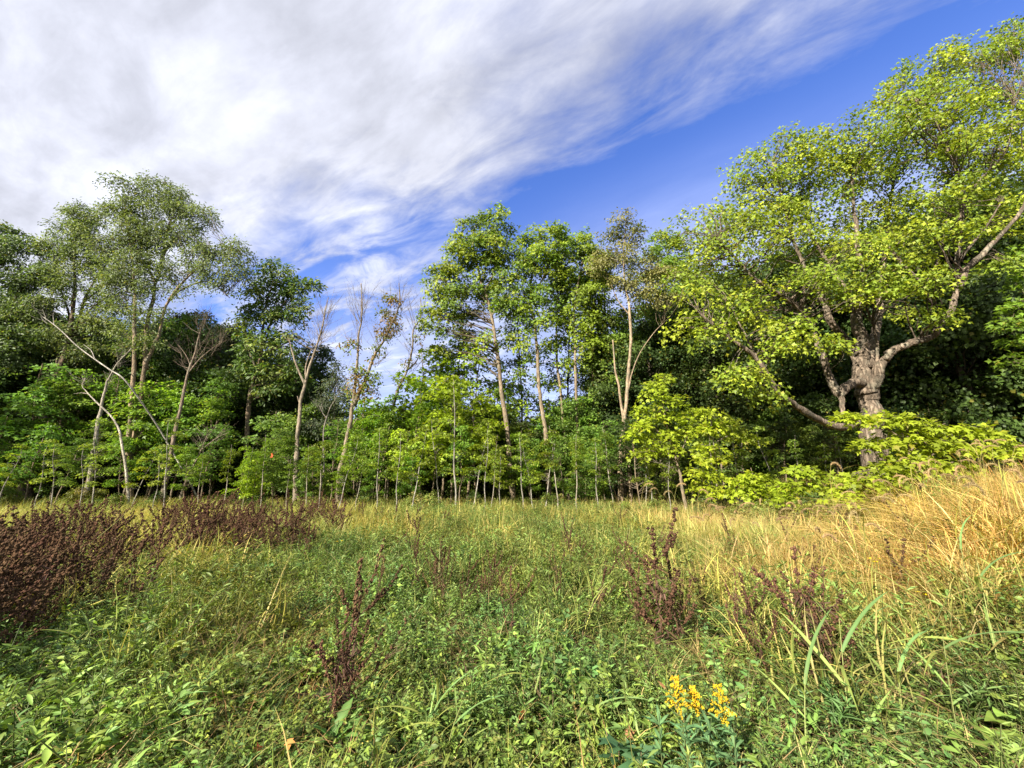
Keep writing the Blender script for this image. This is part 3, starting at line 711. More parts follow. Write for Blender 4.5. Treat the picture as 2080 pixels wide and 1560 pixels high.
def dead_tree(label, Y, stems, fans, blobs=(), leaf=None, bark=B_GREY, fine=3, name='dead_tree', group=None):
    lf = leaf
    root = px_tree(name, label, 'dead tree' if name == 'dead_tree' else 'tree', Y, stems, blobs, lf, group, bark=bark, bough=0.7)
    base = np.array(root.location)
    tw = bare_fan(stems, Y, fans, 0)
    if tw:
        a = Acc()
        P = np.array([catmull(t, 3) for t in tw]); k = P.shape[1]
        batch_tubes(a, P, np.tile(np.linspace(0.012, 0.004, k)[None], (len(P), 1)), 3, np.array(bark) * 0.95)
        # finer twiglets off each twig
        n = len(P) * fine
        q = P[R.integers(0, len(P), n), R.integers(1, k - 1, n)]
        d = nrm(R.standard_normal((n, 3)) * np.array([1, .8, .5]) + np.array([0, 0, 1.1])) * (0.35 + 0.6 * R.random((n, 1)))
        Q = np.stack([q, q + d * .5 + R.standard_normal((n, 3)) * .03, q + d + np.array([0, 0, .08])], 1)
        batch_tubes(a, Q, np.tile(np.array([[0.006, 0.004, 0.003]]), (n, 1)), 3, np.array(bark) * 0.85)
        obj('bare_twigs', a, M_BARK, root, base, kind='stuff')
    return root

def dead_trees():
    dead_tree('forked dead tree with bare tan trunk and fine twigs, left of the sky gap', 20.5,
              [([(600, 1005), (603, 930), (606, 871), (610, 821), (621, 775), (638, 717), (652, 675), (660, 637), (667, 604)], 0.15, 0.02),
               ([(619, 780), (602, 742), (592, 708), (587, 687)], 0.07, 0.025), ([(622, 772), (621, 745), (632, 710)], 0.05, 0.02), ([(612, 830), (604, 805)], 0.04, 0.02)],
              [(652, 672, 0, 70, 14), (640, 700, -35, 70, 10), (660, 640, 10, 60, 12), (648, 690, 35, 50, 8), (590, 690, -10, 25, 4)], bark=(0.31, 0.25, 0.185))
    sp = LF((0.15, 0.20, 0.04), 0.15, 0.09, T_DIA, lai=2.3, sr=0.4, per=12, col2=(0.22, 0.14, 0.03), p2=0.4, caz=0.6, cl=1.4, jit=0.7, hang=0.5)
    dead_tree('half dead tree with a tan forked trunk and few curled leaves, in the sky gap', 20.0,
              [([(690, 1010), (694, 942), (704, 892), (715, 842), (719, 800), (725, 733), (729, 683), (735, 642), (733, 575)], 0.17, 0.02),
               ([(718, 825), (730, 795), (746, 767), (758, 725), (779, 692), (800, 650), (812, 612), (810, 575)], 0.12, 0.02), ([(708, 880), (722, 855), (728, 850)], 0.03, 0.015)],
              [(733, 640, -15, 70, 14), (729, 690, -40, 60, 9), (735, 620, 15, 60, 9), (800, 650, -15, 80, 14), (812, 620, 15, 60, 10), (785, 685, 35, 55, 8), (722, 760, -45, 40, 6), (760, 730, 50, 45, 6), (770, 705, -20, 60, 8)],
              [(732, 755, 20), (725, 780, 18), (775, 670, 22), (785, 635, 20), (792, 610, 18), (755, 770, 20), (748, 800, 16), (715, 700, 16), (765, 715, 18), (800, 660, 14), (720, 800, 14)], sp, bark=(0.26, 0.205, 0.145), name='dying_tree')
    dead_tree('leaning half bare tree with thin grey twigs at the right of the sky gap', 23.0,
              [([(785, 1005), (790, 920), (796, 867), (806, 800), (825, 754), (838, 708), (840, 671), (854, 642), (854, 604)], 0.14, 0.02), ([(825, 754), (845, 735), (860, 700)], .05, .02)],
              [(845, 660, -10, 70, 12), (854, 640, 12, 50, 8), (838, 705, -45, 55, 8), (830, 745, 40, 55, 8), (815, 780, -40, 40, 5)],
              [(830, 740, 14), (815, 770, 14), (845, 690, 12)], dict(sp, lai=0.9), bark=(0.25, 0.20, 0.145), name='dying_tree')
    dead_tree('thin pale forked snag standing right of the forked dead tree', 18.5,
              [([(650, 1017), (655, 970), (658, 942), (658, 879), (667, 837), (678, 815), (688, 800), (694, 790)], 0.055, 0.012), ([(664, 850), (655, 838), (650, 825)], .022, .008)],
              [(690, 800, 10, 20, 4), (652, 830, -20, 20, 3)], bark=B_GREY)
    dead_tree('pale bare leaning trunk with a broken top, left of twin ruddy trunks', 19.0,
              [([(176, 1008), (182, 970), (190, 915), (200, 855), (206, 825), (214, 790), (220, 771), (238, 739), (267, 708)], 0.13, 0.02)],
              [(220, 775, 30, 40, 5), (240, 738, 20, 40, 4)], bark=(0.40, 0.35, 0.28))
    dead_tree('bleached bare pole slanting across the leaves of the left wood', 18.6,
              [([(400, 1010, 2.5), (360, 935, 2.0), (310, 850, 1.2), (256, 775), (225, 752), (193, 730), (157, 703), (120, 668), (90, 645)], 0.05, 0.02), ([(193, 730), (185, 712), (170, 700)], .02, .008), ([(110, 660), (108, 640), (112, 632)], .015, .006)],
              [(95, 650, -40, 25, 4)], bark=(0.48, 0.44, 0.38))
    dead_tree('whitish bent sapling arching leftwards below the bleached pole', 18.0,
              [([(260, 1013), (256, 946), (245, 887), (229, 851), (206, 825), (185, 806), (175, 795), (168, 784), (173, 768)], 0.065, 0.012), ([(178, 800), (165, 798), (150, 800)], .015, .006)],
              [(170, 780, 10, 18, 4)], bark=(0.46, 0.41, 0.33))
    dead_tree('brown leaning tree with a bare grey twiggy top, beside the twin ruddy trunks', 20.0,
              [([(328, 1018), (335, 980), (345, 937), (359, 865), (370, 811), (380, 765), (395, 721), (402, 690), (410, 660)], 0.15, 0.02), ([(385, 755), (405, 730), (435, 705), (460, 690)], .035, .012), ([(388, 745), (378, 722), (362, 700)], .03, .01)],
              [(395, 735, 0, 60, 5), (402, 700, 45, 65, 5), (388, 740, -50, 50, 5), (410, 660, 5, 50, 6), (430, 705, 50, 50, 5), (408, 670, -45, 45, 4), (445, 690, 30, 40, 4), (370, 715, -30, 35, 4)], bark=(0.25, 0.19, 0.14), fine=4)
    dead_tree('short leaning dead stem with a few bare forks, beside the brown leaning tree', 19.0,
              [([(368, 1008), (384, 965), (404, 923), (422, 883)], 0.07, 0.02), ([(408, 915), (440, 890), (465, 878)], .025, .008)],
              [(420, 885, 10, 35, 5), (412, 900, -40, 40, 5), (440, 890, 50, 30, 4)], bark=(0.30, 0.24, 0.18))
dead_trees()

# --- young growth, bright against the dark wood
def young_growth():
    def px_tree(*a, **k):
        return globals()['px_tree'](*a, **dict(k, lmat=M_YOUNG))
    ly = LF(C_YELL, 0.15, 0.145, T_MAPLE, lai=3.3, sr=0.34, per=16, col2=(0.26, 0.34, 0.024), p2=0.35, caz=0.3, cl=1.6, up=1.3, outw=0.35, jit=0.30, thick=0.12, droop=0.5, hang=0.3, tw=0.7, yel=0.05)
    px_tree('maple_sapling', 'rounded bright yellow-green young maple beside the twin-stemmed khaki tree', 'sapling', 15.5,
            [([(1392, 1030), (1386, 980), (1375, 942), (1362, 892), (1350, 840), (1345, 800)], 0.085, 0.02), ([(1375, 940), (1395, 890), (1410, 860)], .03, .01), ([(1365, 900), (1330, 870), (1310, 850)], .03, .01)],
            [(1325, 775, 22, .35), (1350, 765, 16, .35), (1335, 800, 34, .45), (1365, 812, 32, .45), (1310, 835, 30, .4), (1345, 840, 40, .4), (1380, 845, 32, .4), (1300, 865, 26, .35), (1340, 880, 36, .35), (1375, 878, 34, .35),
             (1320, 905, 30, .3), (1355, 912, 28, .3), (1295, 915, 20, .3), (1400, 835, 22, .35), (1410, 870, 18, .35), (1290, 880, 16, .35)], ly, bark=B_TAN)
    px_tree('maple_sapling', 'yellow-green young maple on paired thin pale stems, right of the rounded one', 'sapling', 14.5,
            [([(1458, 1040), (1456, 985), (1454, 942), (1446, 871), (1442, 840)], 0.045, 0.012), ([(1449, 1010), (1446, 950), (1440, 880)], 0.03, .012), ([(1450, 900), (1480, 885), (1510, 880)], .02, .008)],
            [(1440, 835, 20, .4), (1455, 860, 24, .4), (1430, 868, 18, .35), (1480, 855, 18, .35), (1500, 880, 22, .3), (1525, 890, 16, .3), (1440, 905, 20, .3), (1425, 985, 16, .35), (1440, 965, 20, .35), (1415, 955, 18, .35), (1455, 990, 22, .3), (1425, 930, 14, .3), (1470, 930, 14, .3)], dict(ly, col=(0.27, 0.335, 0.024)), bark=B_PALE)
    px_tree('maple_sapling', 'small yellow shrub-like maple low in front of the dark wood, left of the huge maple', 'sapling', 13.5,
            [([(1535, 1040), (1533, 1000), (1530, 970), (1525, 950)], 0.03, 0.01), ([(1533, 1000), (1560, 985)], .012, .006), ([(1532, 990), (1505, 975)], .012, .006)],
            [(1525, 965, 24, .35), (1500, 975, 18, .35), (1550, 970, 20, .35), (1535, 990, 28, .35), (1565, 995, 18, .3), (1510, 1000, 20, .3), (1545, 1012, 18, .3)], ly, bark=B_TAN)
    px_tree('maple_sapling', 'low yellow-green sapling directly left of the foot of the huge maple', 'sapling', 12.5,
            [([(1648, 1040), (1646, 1000), (1640, 960)], 0.03, 0.01), ([(1646, 1000), (1680, 985)], .012, .006)],
            [(1630, 950, 20, .35), (1655, 960, 20, .35), (1640, 985, 26, .35), (1675, 990, 22, .3), (1610, 985, 20, .3), (1600, 1010, 20, .3), (1660, 1010, 22, .3), (1690, 970, 14, .3)], dict(ly, col=(0.27, 0.335, 0.024)), bark=B_TAN)
    px_tree('maple_sapling', 'wide layered yellow-green sapling in front of the trunk of the huge maple', 'sapling', 9.0,
            [([(1850, 1010), (1848, 960), (1845, 900), (1840, 850)], 0.05, 0.012), ([(1848, 960), (1900, 920), (1960, 890), (2010, 880)], .025, .008), ([(1848, 970), (1800, 950), (1760, 955)], .02, .008),
             ([(1846, 920), (1880, 880), (1920, 860)], .02, .008), ([(1846, 900), (1800, 870), (1760, 850)], .02, .008), ([(1848, 950), (1930, 940), (2010, 920)], .02, .008)],
            [(1760, 845, 26, .22), (1800, 845, 30, .22), (1835, 850, 26, .22), (1725, 840, 12, .22), (1850, 875, 30, .2), (1885, 862, 26, .2), (1925, 868, 28, .2), (1965, 870, 26, .2), (2010, 880, 26, .2), (1780, 895, 30, .22), (1820, 895, 26, .22), (1755, 900, 18, .22),
             (1870, 900, 34, .2), (1910, 898, 32, .2), (1950, 905, 30, .2), (1990, 908, 28, .2), (2040, 915, 26, .2), (1830, 935, 32, .22), (1790, 945, 34, .25), (1865, 930, 34, .22), (1905, 938, 32, .2), (1945, 940, 28, .2), (1760, 960, 30, .28), (1820, 965, 34, .25), (1735, 975, 24, .3), (1865, 965, 30, .25), (2070, 905, 24, .2),
             (1775, 985, 28, .3), (1720, 1000, 22, .3)], dict(ly, L=0.125, W=0.125, sr=0.26, lai=3.0), bark=B_TAN)
    px_tree('maple_tree', 'leafy tree reaching in from the right edge, its lit leaf tiers against the dark wood', 'tree', 11.5,
            [([(2200, 980), (2195, 850), (2185, 720), (2170, 600), (2160, 480)], 0.14, 0.04), ([(2185, 720), (2130, 680), (2060, 660)], .05, .012), ([(2175, 640), (2120, 620), (2070, 610)], .05, .012)],
            [(2060, 625, 26, .3), (2040, 660, 26, .3), (2080, 650, 26, .3), (2070, 690, 26, .3), (2110, 610, 30, .4), (2060, 730, 24, .3), (2120, 690, 34, .4), (2100, 560, 36, .5), (2130, 500, 40, .6), (2160, 600, 50, .6), (2150, 760, 34, .4)],
            LF((0.15, 0.24, 0.028), 0.14, 0.135, T_LOBE, lai=3.2, sr=0.34, per=16, caz=0.35, cl=1.5, up=1.1, jit=0.35, thick=0.15), bark=B_BROWN)
young_growth()

# --- undergrowth: saplings with tiers of leaves, in a few shapes copied along the wood's edge
def proto_sapling(H, col, n, spread, seed, L=0.135, sparse=False, bark=B_TAN, lai=2.6):
    lean = R.normal(0, 0.05, 2)
    P = [np.array([lean[0] * z * 1.5 + 0.05 * sin(z * 2 + seed), lean[1] * z * 1.5 + 0.05 * cos(z * 1.7 + seed), z]) for z in np.linspace(-0.1, H, 6)]
    blobs = []
    for i in range(n):
        f = (0.34 if not sparse else 0.45) + (0.66 if not sparse else 0.55) * (i + R.random()) / n
        a = R.random() * 2 * pi
        rr = spread * (1.15 - f * 0.8) * (0.35 + 0.65 * R.random())
        blobs.append(((P[0][0] + lean[0] * f * H + cos(a) * rr, lean[1] * f * H + sin(a) * rr, f * H), spread * (0.36 + 0.25 * R.random()), 0.15))
    lf = LF(col, L, L * 0.96, T_LOBE, lai=lai, sr=0.34, per=16, col2=tuple(np.array(col) * np.array([1.28, 1.20, 0.9])), p2=0.35, caz=0.3, cl=1.8, up=1.3, outw=0.3, jit=0.30, thick=0.09, droop=0.5, hang=0.3, tw=0.6)
    return build_tree('maple_sapling', 'young sapling', 'sapling', (0, 0, 0), [(P, 0.035 * H / 5 + 0.012, 0.01, 'trunk')], blobs, lf, bark=bark, lmat=M_LEAFS)

def zone(px, zs):
    for lim, s in zs:
        if px < lim: return s
    return zs[-1][1]

ZS = [(60, 'at the far left edge'), (150, 'by the thick leaning trunk'), (235, 'by the pale broken trunk'), (310, 'under the twin ruddy trunks'), (400, 'beside the brown leaning tree'),
      (500, 'below the dark ragged tree'), (590, 'left of the forked dead tree'), (660, 'under the forked dead tree'), (730, 'under the half dead tree'), (800, 'below the sky gap'), (880, 'right of the sky gap'),
      (960, 'left of the tallest slim maple'), (1040, 'behind the tallest slim maple'), (1110, 'between two slim trunks'), (1170, 'among the four slim trunks'), (1250, 'left of the khaki tree'),
      (1330, 'behind the rounded yellow maple'), (1430, 'behind the thin paired stems'), (1560, 'left of the huge maple'), (1720, 'under the huge maple'), (1900, 'behind the layered yellow sapling'), (9999, 'at the dark right edge')]

def proto_shrub(k):
    col = ((0.16, 0.21, 0.045), (0.12, 0.18, 0.05), (0.20, 0.24, 0.04))[k]
    stems = []; blobs = []
    for i in range(5):
        a = i * 1.26 + R.random(); r = 0.25 + 0.45 * R.random(); h = 0.8 + 0.6 * R.random()
        stems.append(([np.array([0.03 * cos(a), 0.03 * sin(a), -.05]), np.array([r * .4 * cos(a), r * .4 * sin(a), h * .5]), np.array([r * cos(a), r * sin(a), h])], 0.014, 0.005, 'trunk' if i == 0 else 'limb'))
        for f in (0.45, 0.75, 1.0):
            blobs.append(((r * f * cos(a) + R.normal(0, .1), r * f * sin(a) + R.normal(0, .1), h * f), 0.20 + 0.16 * R.random(), 0.8))
    lf = LF(col, (0.085, 0.10, 0.07)[k], (0.045, 0.035, 0.05)[k], T_DIA, lai=2.6, sr=0.17, per=12, caz=0.8, cl=1.6, jit=0.6, col2=(0.27, 0.24, 0.07), p2=0.2, thick=0.4, tw=0.6)
    return build_tree('shrub', 'low shrub', 'shrub', (0, 0, 0), stems, blobs, lf, bark=B_BROWN, lmat=M_LEAFS)

ORD = ['leftmost', 'second from left', 'third from left', 'fourth from left', 'fifth from left', 'sixth from left', 'seventh from left', 'eighth from left']
def finish_labels(named, zs=None):
    by = {}
    for w, z, px, o in named: by.setdefault((w, z), []).append((px, o))
    for (w, z), L in by.items():
        L.sort(key=lambda q: q[0])
        for i, (px, o) in enumerate(L):
            if len(L) == 1: o['label'] = f'{w} {z}'
            else:
                od = 'rightmost' if i == len(L) - 1 else ORD[min(i, 7)]
                o['label'] = f'{w} {z}, {od} of {len(L) if len(L) > 2 else "two"}'

def undergrowth():
    gl = [proto_sapling(6.0, (0.14, 0.245, 0.038), 13, 1.5, 1), proto_sapling(5.0, (0.125, 0.225, 0.038), 11, 1.3, 2), proto_sapling(7.5, (0.135, 0.23, 0.04), 14, 1.6, 3)]
    gy = [proto_sapling(6.0, (0.18, 0.28, 0.030), 13, 1.5, 4), proto_sapling(4.5, (0.22, 0.31, 0.03), 10, 1.2, 5), proto_sapling(7.0, (0.155, 0.26, 0.03), 14, 1.5, 6)]
    gp_y = lambda Y, px: min(Y, 16.6) if px < 1280 else Y
    gp = [proto_sapling(7.0, (0.14, 0.21, 0.028), 6, 0.8, 7, sparse=True, bark=(0.42, 0.37, 0.29), lai=1.8), proto_sapling(6.0, (0.19, 0.26, 0.03), 5, 0.7, 8, sparse=True, bark=(0.36, 0.33, 0.28), lai=1.8)]
    gd = [proto_sapling(6.0, (0.05, 0.085, 0.02), 13, 1.5, 11), proto_sapling(5.0, (0.06, 0.095, 0.02), 11, 1.3, 12)]  # same saplings with darkened leaves: the wood's inner shade is put into the colour
    hs = {id(p): h for p, h in zip(gl + gy + gp + gd, [6, 5, 7.5, 6, 4.5, 7, 7, 6, 6, 5])}
    used = set(); named = []
    def put(p, px, ytop, Y, what, grp):
        t = at(px, ytop, Y)
        g = float(ground_h(t[0], t[1]))
        s = max(0.25, (t[2] - g) / (hs[id(p)] * 1.03))
        loc = (t[0], t[1], g)
        if id(p) not in used:
            used.add(id(p)); o = place(p, loc, R.random() * 6.28, s, None, grp)
        else:
            o = dup(p, loc, R.random() * 6.28, s, None, grp)
        named.append((what, zone(px, ZS), px, o))
        return o
    # authored tops of the front line
    front = [(20, 840, 19, 0), (75, 770, 20, 0), (130, 735, 20.5, 0), (100, 850, 18.5, 0), (180, 770, 21.5, 0), (60, 930, 18.5, 0), (150, 880, 18, 0), (215, 840, 20.5, 0), (240, 760, 22, 0), (310, 780, 21.5, 0), (280, 880, 19, 0), (350, 770, 22, 0),
             (335, 850, 20.5, 0), (395, 800, 22, 0), (420, 760, 22.5, 0), (440, 850, 20, 0), (470, 800, 22, 0), (400, 900, 18.6, 0), (500, 905, 17.5, 1), (545, 860, 18.5, 0), (530, 930, 17, 1), (575, 890, 18, 1), (560, 830, 21, 0),
             (610, 880, 19, 0), (630, 930, 18, 0), (655, 900, 18.5, 0), (690, 850, 21.5, 0), (700, 930, 18, 1), (735, 870, 19.5, 1), (745, 800, 22.5, 1), (775, 830, 20.5, 1), (800, 790, 22, 1), (760, 930, 18, 0), (820, 870, 19, 1), (850, 780, 21, 1),
             (840, 920, 18, 0), (875, 700, 22.5, 1), (890, 830, 19.5, 1), (910, 660, 22.5, 1), (925, 760, 20.5, 1), (940, 860, 19, 0), (960, 700, 23, 1), (975, 800, 21, 1), (1000, 880, 19.5, 1), (1060, 870, 20, 0), (1075, 910, 19, 1), (1090, 840, 22.5, 0),
             (1010, 760, 23.5, 0), (1140, 880, 19.5, 0), (1165, 900, 19, 1), (1200, 870, 20.5, 0), (1185, 930, 18.5, 0), (1225, 900, 19.5, 0), (1240, 850, 21.5, 0), (1055, 810, 23.5, 1), (1115, 800, 23.5, 0), (1195, 800, 23, 0)]
    for px, yt, Y, k in front:
        ps = gl if k == 0 else gy
        put(ps[R.integers(len(ps))], px, yt, Y, 'yellow-green tiered sapling' if k else 'green tiered sapling', 'leafy saplings along the wood edge')
    for px, yt, Y in [(30, 900, 19), (150, 900, 18), (290, 910, 18), (480, 900, 18), (515, 905, 18), (700, 880, 18), (815, 880, 18), (905, 850, 18), (985, 880, 18), (1085, 890, 18), (1100, 870, 18), (1165, 880, 18), (1235, 860, 18), (118, 890, 18), (207, 900, 17.6), (245, 850, 18.5), (345, 900, 18), (378, 850, 18.5), (425, 910, 18), (555, 880, 17), (595, 930, 17.5), (640, 900, 17.6), (668, 880, 19), (735, 900, 18), (780, 870, 19), (845, 860, 19),
                      (935, 780, 19.5), (962, 850, 19), (1000, 900, 19.5), (1015, 920, 20), (1062, 880, 20), (1130, 860, 21), (1205, 890, 20), (1300, 890, 17.5), (1318, 900, 16.5), (1345, 900, 16), (1408, 880, 15.5), (1425, 860, 16.5), (1480, 860, 16), (1500, 900, 17), (1560, 860, 16), (1600, 880, 16.5), (1660, 900, 16), (1690, 860, 17.5)]:
        put(gp[R.integers(len(gp))], px, yt, gp_y(Y, px) + R.normal(0, .3), 'thin pale-stemmed sparse sapling', 'thin pole saplings along the wood edge')
    sb = [proto_shrub(0), proto_shrub(1), proto_shrub(2)]
    hs.update({id(p): 1.5 for p in sb})
    for i in range(24):
        px = -40 + 1780 * (i + R.random()) / 24
        Y = np.interp(px, [0, 1250, 1500, 1750], [17.6, 17.2, 13.2, 10.6]) + R.uniform(-.8, 1.6)
        g0 = at(px, 1000, Y); hh = float(ground_h(g0[0], g0[1])) + R.uniform(.7, 1.55)
        put(sb[i % 3], px, project(np.array([[g0[0], g0[1], hh]]))[1][0], Y, 'low leafy shrub', 'low shrubs along the wood edge')
    # darker ones further in
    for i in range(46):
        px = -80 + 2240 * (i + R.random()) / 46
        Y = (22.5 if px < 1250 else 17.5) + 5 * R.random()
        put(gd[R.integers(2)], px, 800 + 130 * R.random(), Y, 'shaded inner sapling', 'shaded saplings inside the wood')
    finish_labels(named)
undergrowth()

# --- the wood behind
def proto_bg(H, rad, col, seed, lai=3.4, low=0.30, L=0.17):
    P = [np.array([0.25 * sin(z * .3 + seed), 0.25 * cos(z * .25 + seed), z]) for z in np.linspace(-0.2, H * 0.92, 7)]
    stems = [(P, 0.016 * H + 0.04, 0.04, 'trunk')]
    blobs = []
    n = 15
    for i in range(n):
        f = low + (0.95 - low) * (i + R.random()) / n
        a = i * 2.4 + R.random()
        prof = rad * (0.45 + 0.65 * sin(pi * min(1, (f - low) / (1 - low) * 0.85 + 0.1)))
        d = prof * (0.3 + 0.4 * R.random())
        blobs.append(((P[3][0] + cos(a) * d, P[3][1] + sin(a) * d, f * H), prof * (0.42 + 0.2 * R.random()), 0.75))
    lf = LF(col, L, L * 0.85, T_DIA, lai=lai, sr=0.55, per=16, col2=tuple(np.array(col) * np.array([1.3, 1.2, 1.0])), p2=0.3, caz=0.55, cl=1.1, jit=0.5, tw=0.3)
    return build_tree('forest_tree', 'forest tree', 'tree', (0, 0, 0), stems, blobs, lf, bark=(0.12, 0.095, 0.07), lmat=M_LEAFBG)

SKYL = [(-300, 560), (0, 580), (100, 620), (200, 660), (350, 640), (440, 660), (520, 690), (600, 720), (650, 790), (690, 815), (760, 830), (860, 830), (900, 800), (1000, 830), (1080, 850), (1150, 830), (1220, 760), (1280, 640), (1340, 570), (1420, 560), (1600, 480), (1800, 420), (1950, 330), (2080, 250), (2400, 250)]
def deep_wood():
    ps = [proto_bg(14, 3.6, (0.055, 0.098, 0.022), 0.3, low=0.18), proto_bg(12, 3.2, (0.068, 0.115, 0.024), 1.3, low=0.12), proto_bg(15, 3.4, (0.048, 0.085, 0.022), 2.3), proto_bg(10, 3.2, (0.11, 0.17, 0.028), 3.9, low=0.08)]  # darker leaf colours carry part of the shade deep in the wood
    hs = [14, 12, 15, 10]
    used = set()
    k = 0
    sx, sy = zip(*SKYL)
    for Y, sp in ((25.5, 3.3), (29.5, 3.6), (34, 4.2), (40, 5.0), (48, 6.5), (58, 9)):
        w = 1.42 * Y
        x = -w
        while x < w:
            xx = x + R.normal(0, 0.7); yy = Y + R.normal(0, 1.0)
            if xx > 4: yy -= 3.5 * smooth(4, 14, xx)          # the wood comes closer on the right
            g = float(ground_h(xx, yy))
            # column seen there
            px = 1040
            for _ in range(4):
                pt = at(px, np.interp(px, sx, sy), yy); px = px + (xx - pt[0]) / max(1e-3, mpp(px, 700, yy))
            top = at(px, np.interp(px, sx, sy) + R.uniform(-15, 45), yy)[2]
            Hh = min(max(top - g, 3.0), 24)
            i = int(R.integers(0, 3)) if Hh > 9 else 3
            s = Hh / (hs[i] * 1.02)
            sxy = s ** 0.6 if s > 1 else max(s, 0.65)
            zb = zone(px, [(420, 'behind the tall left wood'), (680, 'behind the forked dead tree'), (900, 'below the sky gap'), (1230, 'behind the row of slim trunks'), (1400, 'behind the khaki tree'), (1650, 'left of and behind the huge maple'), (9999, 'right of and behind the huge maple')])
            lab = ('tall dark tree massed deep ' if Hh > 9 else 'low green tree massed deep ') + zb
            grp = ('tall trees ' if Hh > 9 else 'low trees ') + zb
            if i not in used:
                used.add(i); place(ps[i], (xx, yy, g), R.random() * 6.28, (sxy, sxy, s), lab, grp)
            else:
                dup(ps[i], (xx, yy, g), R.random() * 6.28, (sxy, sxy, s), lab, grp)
            x += sp
    # bushy low growth closing the view between the trunks
    named = []
    for i in range(40):
        px = -260 + 2500 * (i + R.random()) / 40; yy = (27.5 if px < 1250 else 22.5) + R.uniform(-1, 3)
        p = at(px, 985, yy); g = float(ground_h(p[0], p[1])); s = R.uniform(.32, .5)
        o = dup(ps[3], (p[0], p[1], g), R.random() * 6.28, (s * 1.25, s * 1.25, s), None, 'bushy low growth between the inner trunks')
        named.append(('bushy inner shrub-sized tree', zone(px, ZS), px, o))
    finish_labels(named)
    # the wood goes on round the clearing: left flank and behind the photographer (these throw the foreground shade)
    for (xx, yy, Hh) in SHADE:
        i = int(R.integers(0, 3)); s = Hh / hs[i]
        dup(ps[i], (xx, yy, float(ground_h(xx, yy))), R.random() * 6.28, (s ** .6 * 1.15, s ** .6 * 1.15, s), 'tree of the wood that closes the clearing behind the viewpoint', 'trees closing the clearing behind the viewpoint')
SHADE = [(-37, 3, 14), (-36, 12, 15), (-33, -8, 12), (-19, -26, 13), (6, -26, 13), (-6, -29, 14)]
deep_wood()

# ------------------------------------------------------------------ meadow: uncountable grass and weeds as scattered clumps
def blades(acc, n, spread, h0, h1, w, bend, cols, seg=3, lean=0.25, flatten=1.0):
    a = R.random(n) * 2 * pi; r = np.sqrt(R.random(n)) * spread
    root = np.stack([np.cos(a) * r, np.sin(a) * r, np.zeros(n)], 1)
    b = R.random(n) * 2 * pi
    d = np.stack([np.cos(b), np.sin(b), np.zeros(n)], 1)
    h = h0 + (h1 - h0) * R.random(n)
    bd = bend * (0.3 + 1.2 * R.random(n)); ln = lean * R.standard_normal(n)
    t = np.linspace(0, 1, seg + 1)
    hor = (ln[:, None] * t + bd[:, None] * t ** 2) * h[:, None]
    ver = h[:, None] * (t - 0.45 * np.minimum(bd, 1.4)[:, None] * t ** 2.5)
    P = root[:, None] + d[:, None] * hor[..., None] + np.array([0, 0, 1.0]) * ver[..., None]
    e = b + pi / 2 + R.normal(0, .5, n)
    sv = np.stack([np.cos(e), np.sin(e), 0.15 * R.standard_normal(n)], 1)
    ww = (w * (0.6 + 0.8 * R.random(n)))[:, None] * np.array([0.6, 1.0, 0.85, 0.5, 0.08, .05])[np.linspace(0, 4, seg + 1).astype(int)][None]
    V = np.stack([P - sv[:, None] * ww[..., None] * .5, P + sv[:, None] * ww[..., None] * .5], 2)
    f = []
    for i in range(seg):
        f += [(2 * i, 2 * i + 1, 2 * i + 3), (2 * i, 2 * i + 3, 2 * i + 2)]
    F = np.array(f)[None] + (np.arange(n) * (seg + 1) * 2)[:, None, None]
    cols = np.asarray(cols, float)
    c = cols[R.integers(0, len(cols), n)] * (0.7 + 0.6 * R.random((n, 1)))
    acc.add(V, F, np.repeat(c, (seg + 1) * 2, 0))

def weedy(acc, n_stem, spread, h0, h1, nleaf, L, W, cols, T=T_OVAL, lift=0.4, stemcol=(0.10, 0.12, 0.04)):
    a = R.random(n_stem) * 2 * pi; r = np.sqrt(R.random(n_stem)) * spread
    p0 = np.stack([np.cos(a) * r, np.sin(a) * r, np.zeros(n_stem)], 1)
    h = h0 + (h1 - h0) * R.random(n_stem)
    d = nrm(np.stack([0.45 * R.standard_normal(n_stem), 0.45 * R.standard_normal(n_stem), np.ones(n_stem)], 1))
    p1 = p0 + d * h[:, None]
    pm = (p0 + p1) / 2 + R.standard_normal(p0.shape) * 0.03
    batch_tubes(acc, np.stack([p0, pm, p1], 1), np.tile(np.array([[.004, .003, .002]]), (n_stem, 1)), 3, stemcol)
    m = n_stem * nleaf
    s = 0.2 + 0.8 * R.random(m)
    i = np.repeat(np.arange(n_stem), nleaf)
    pos = p0[i] * (1 - s[:, None]) + p1[i] * s[:, None]
    b = R.random(m) * 2 * pi
    ax = np.stack([np.cos(b), np.sin(b), lift + 0.35 * R.standard_normal(m)], 1)
    no = nrm(np.array([0, 0, 1.0]) + 0.45 * R.standard_normal((m, 3)))
    cols = np.asarray(cols, float)
    c = cols[R.integers(0, len(cols), n_stem)][i] * (0.7 + 0.6 * R.random((m, 1)))
    sz = (0.55 + 0.8 * R.random(m)) * (1.15 - 0.5 * s)
    leaf_cards(acc, T, pos, ax, no, L * sz, W * sz, c)

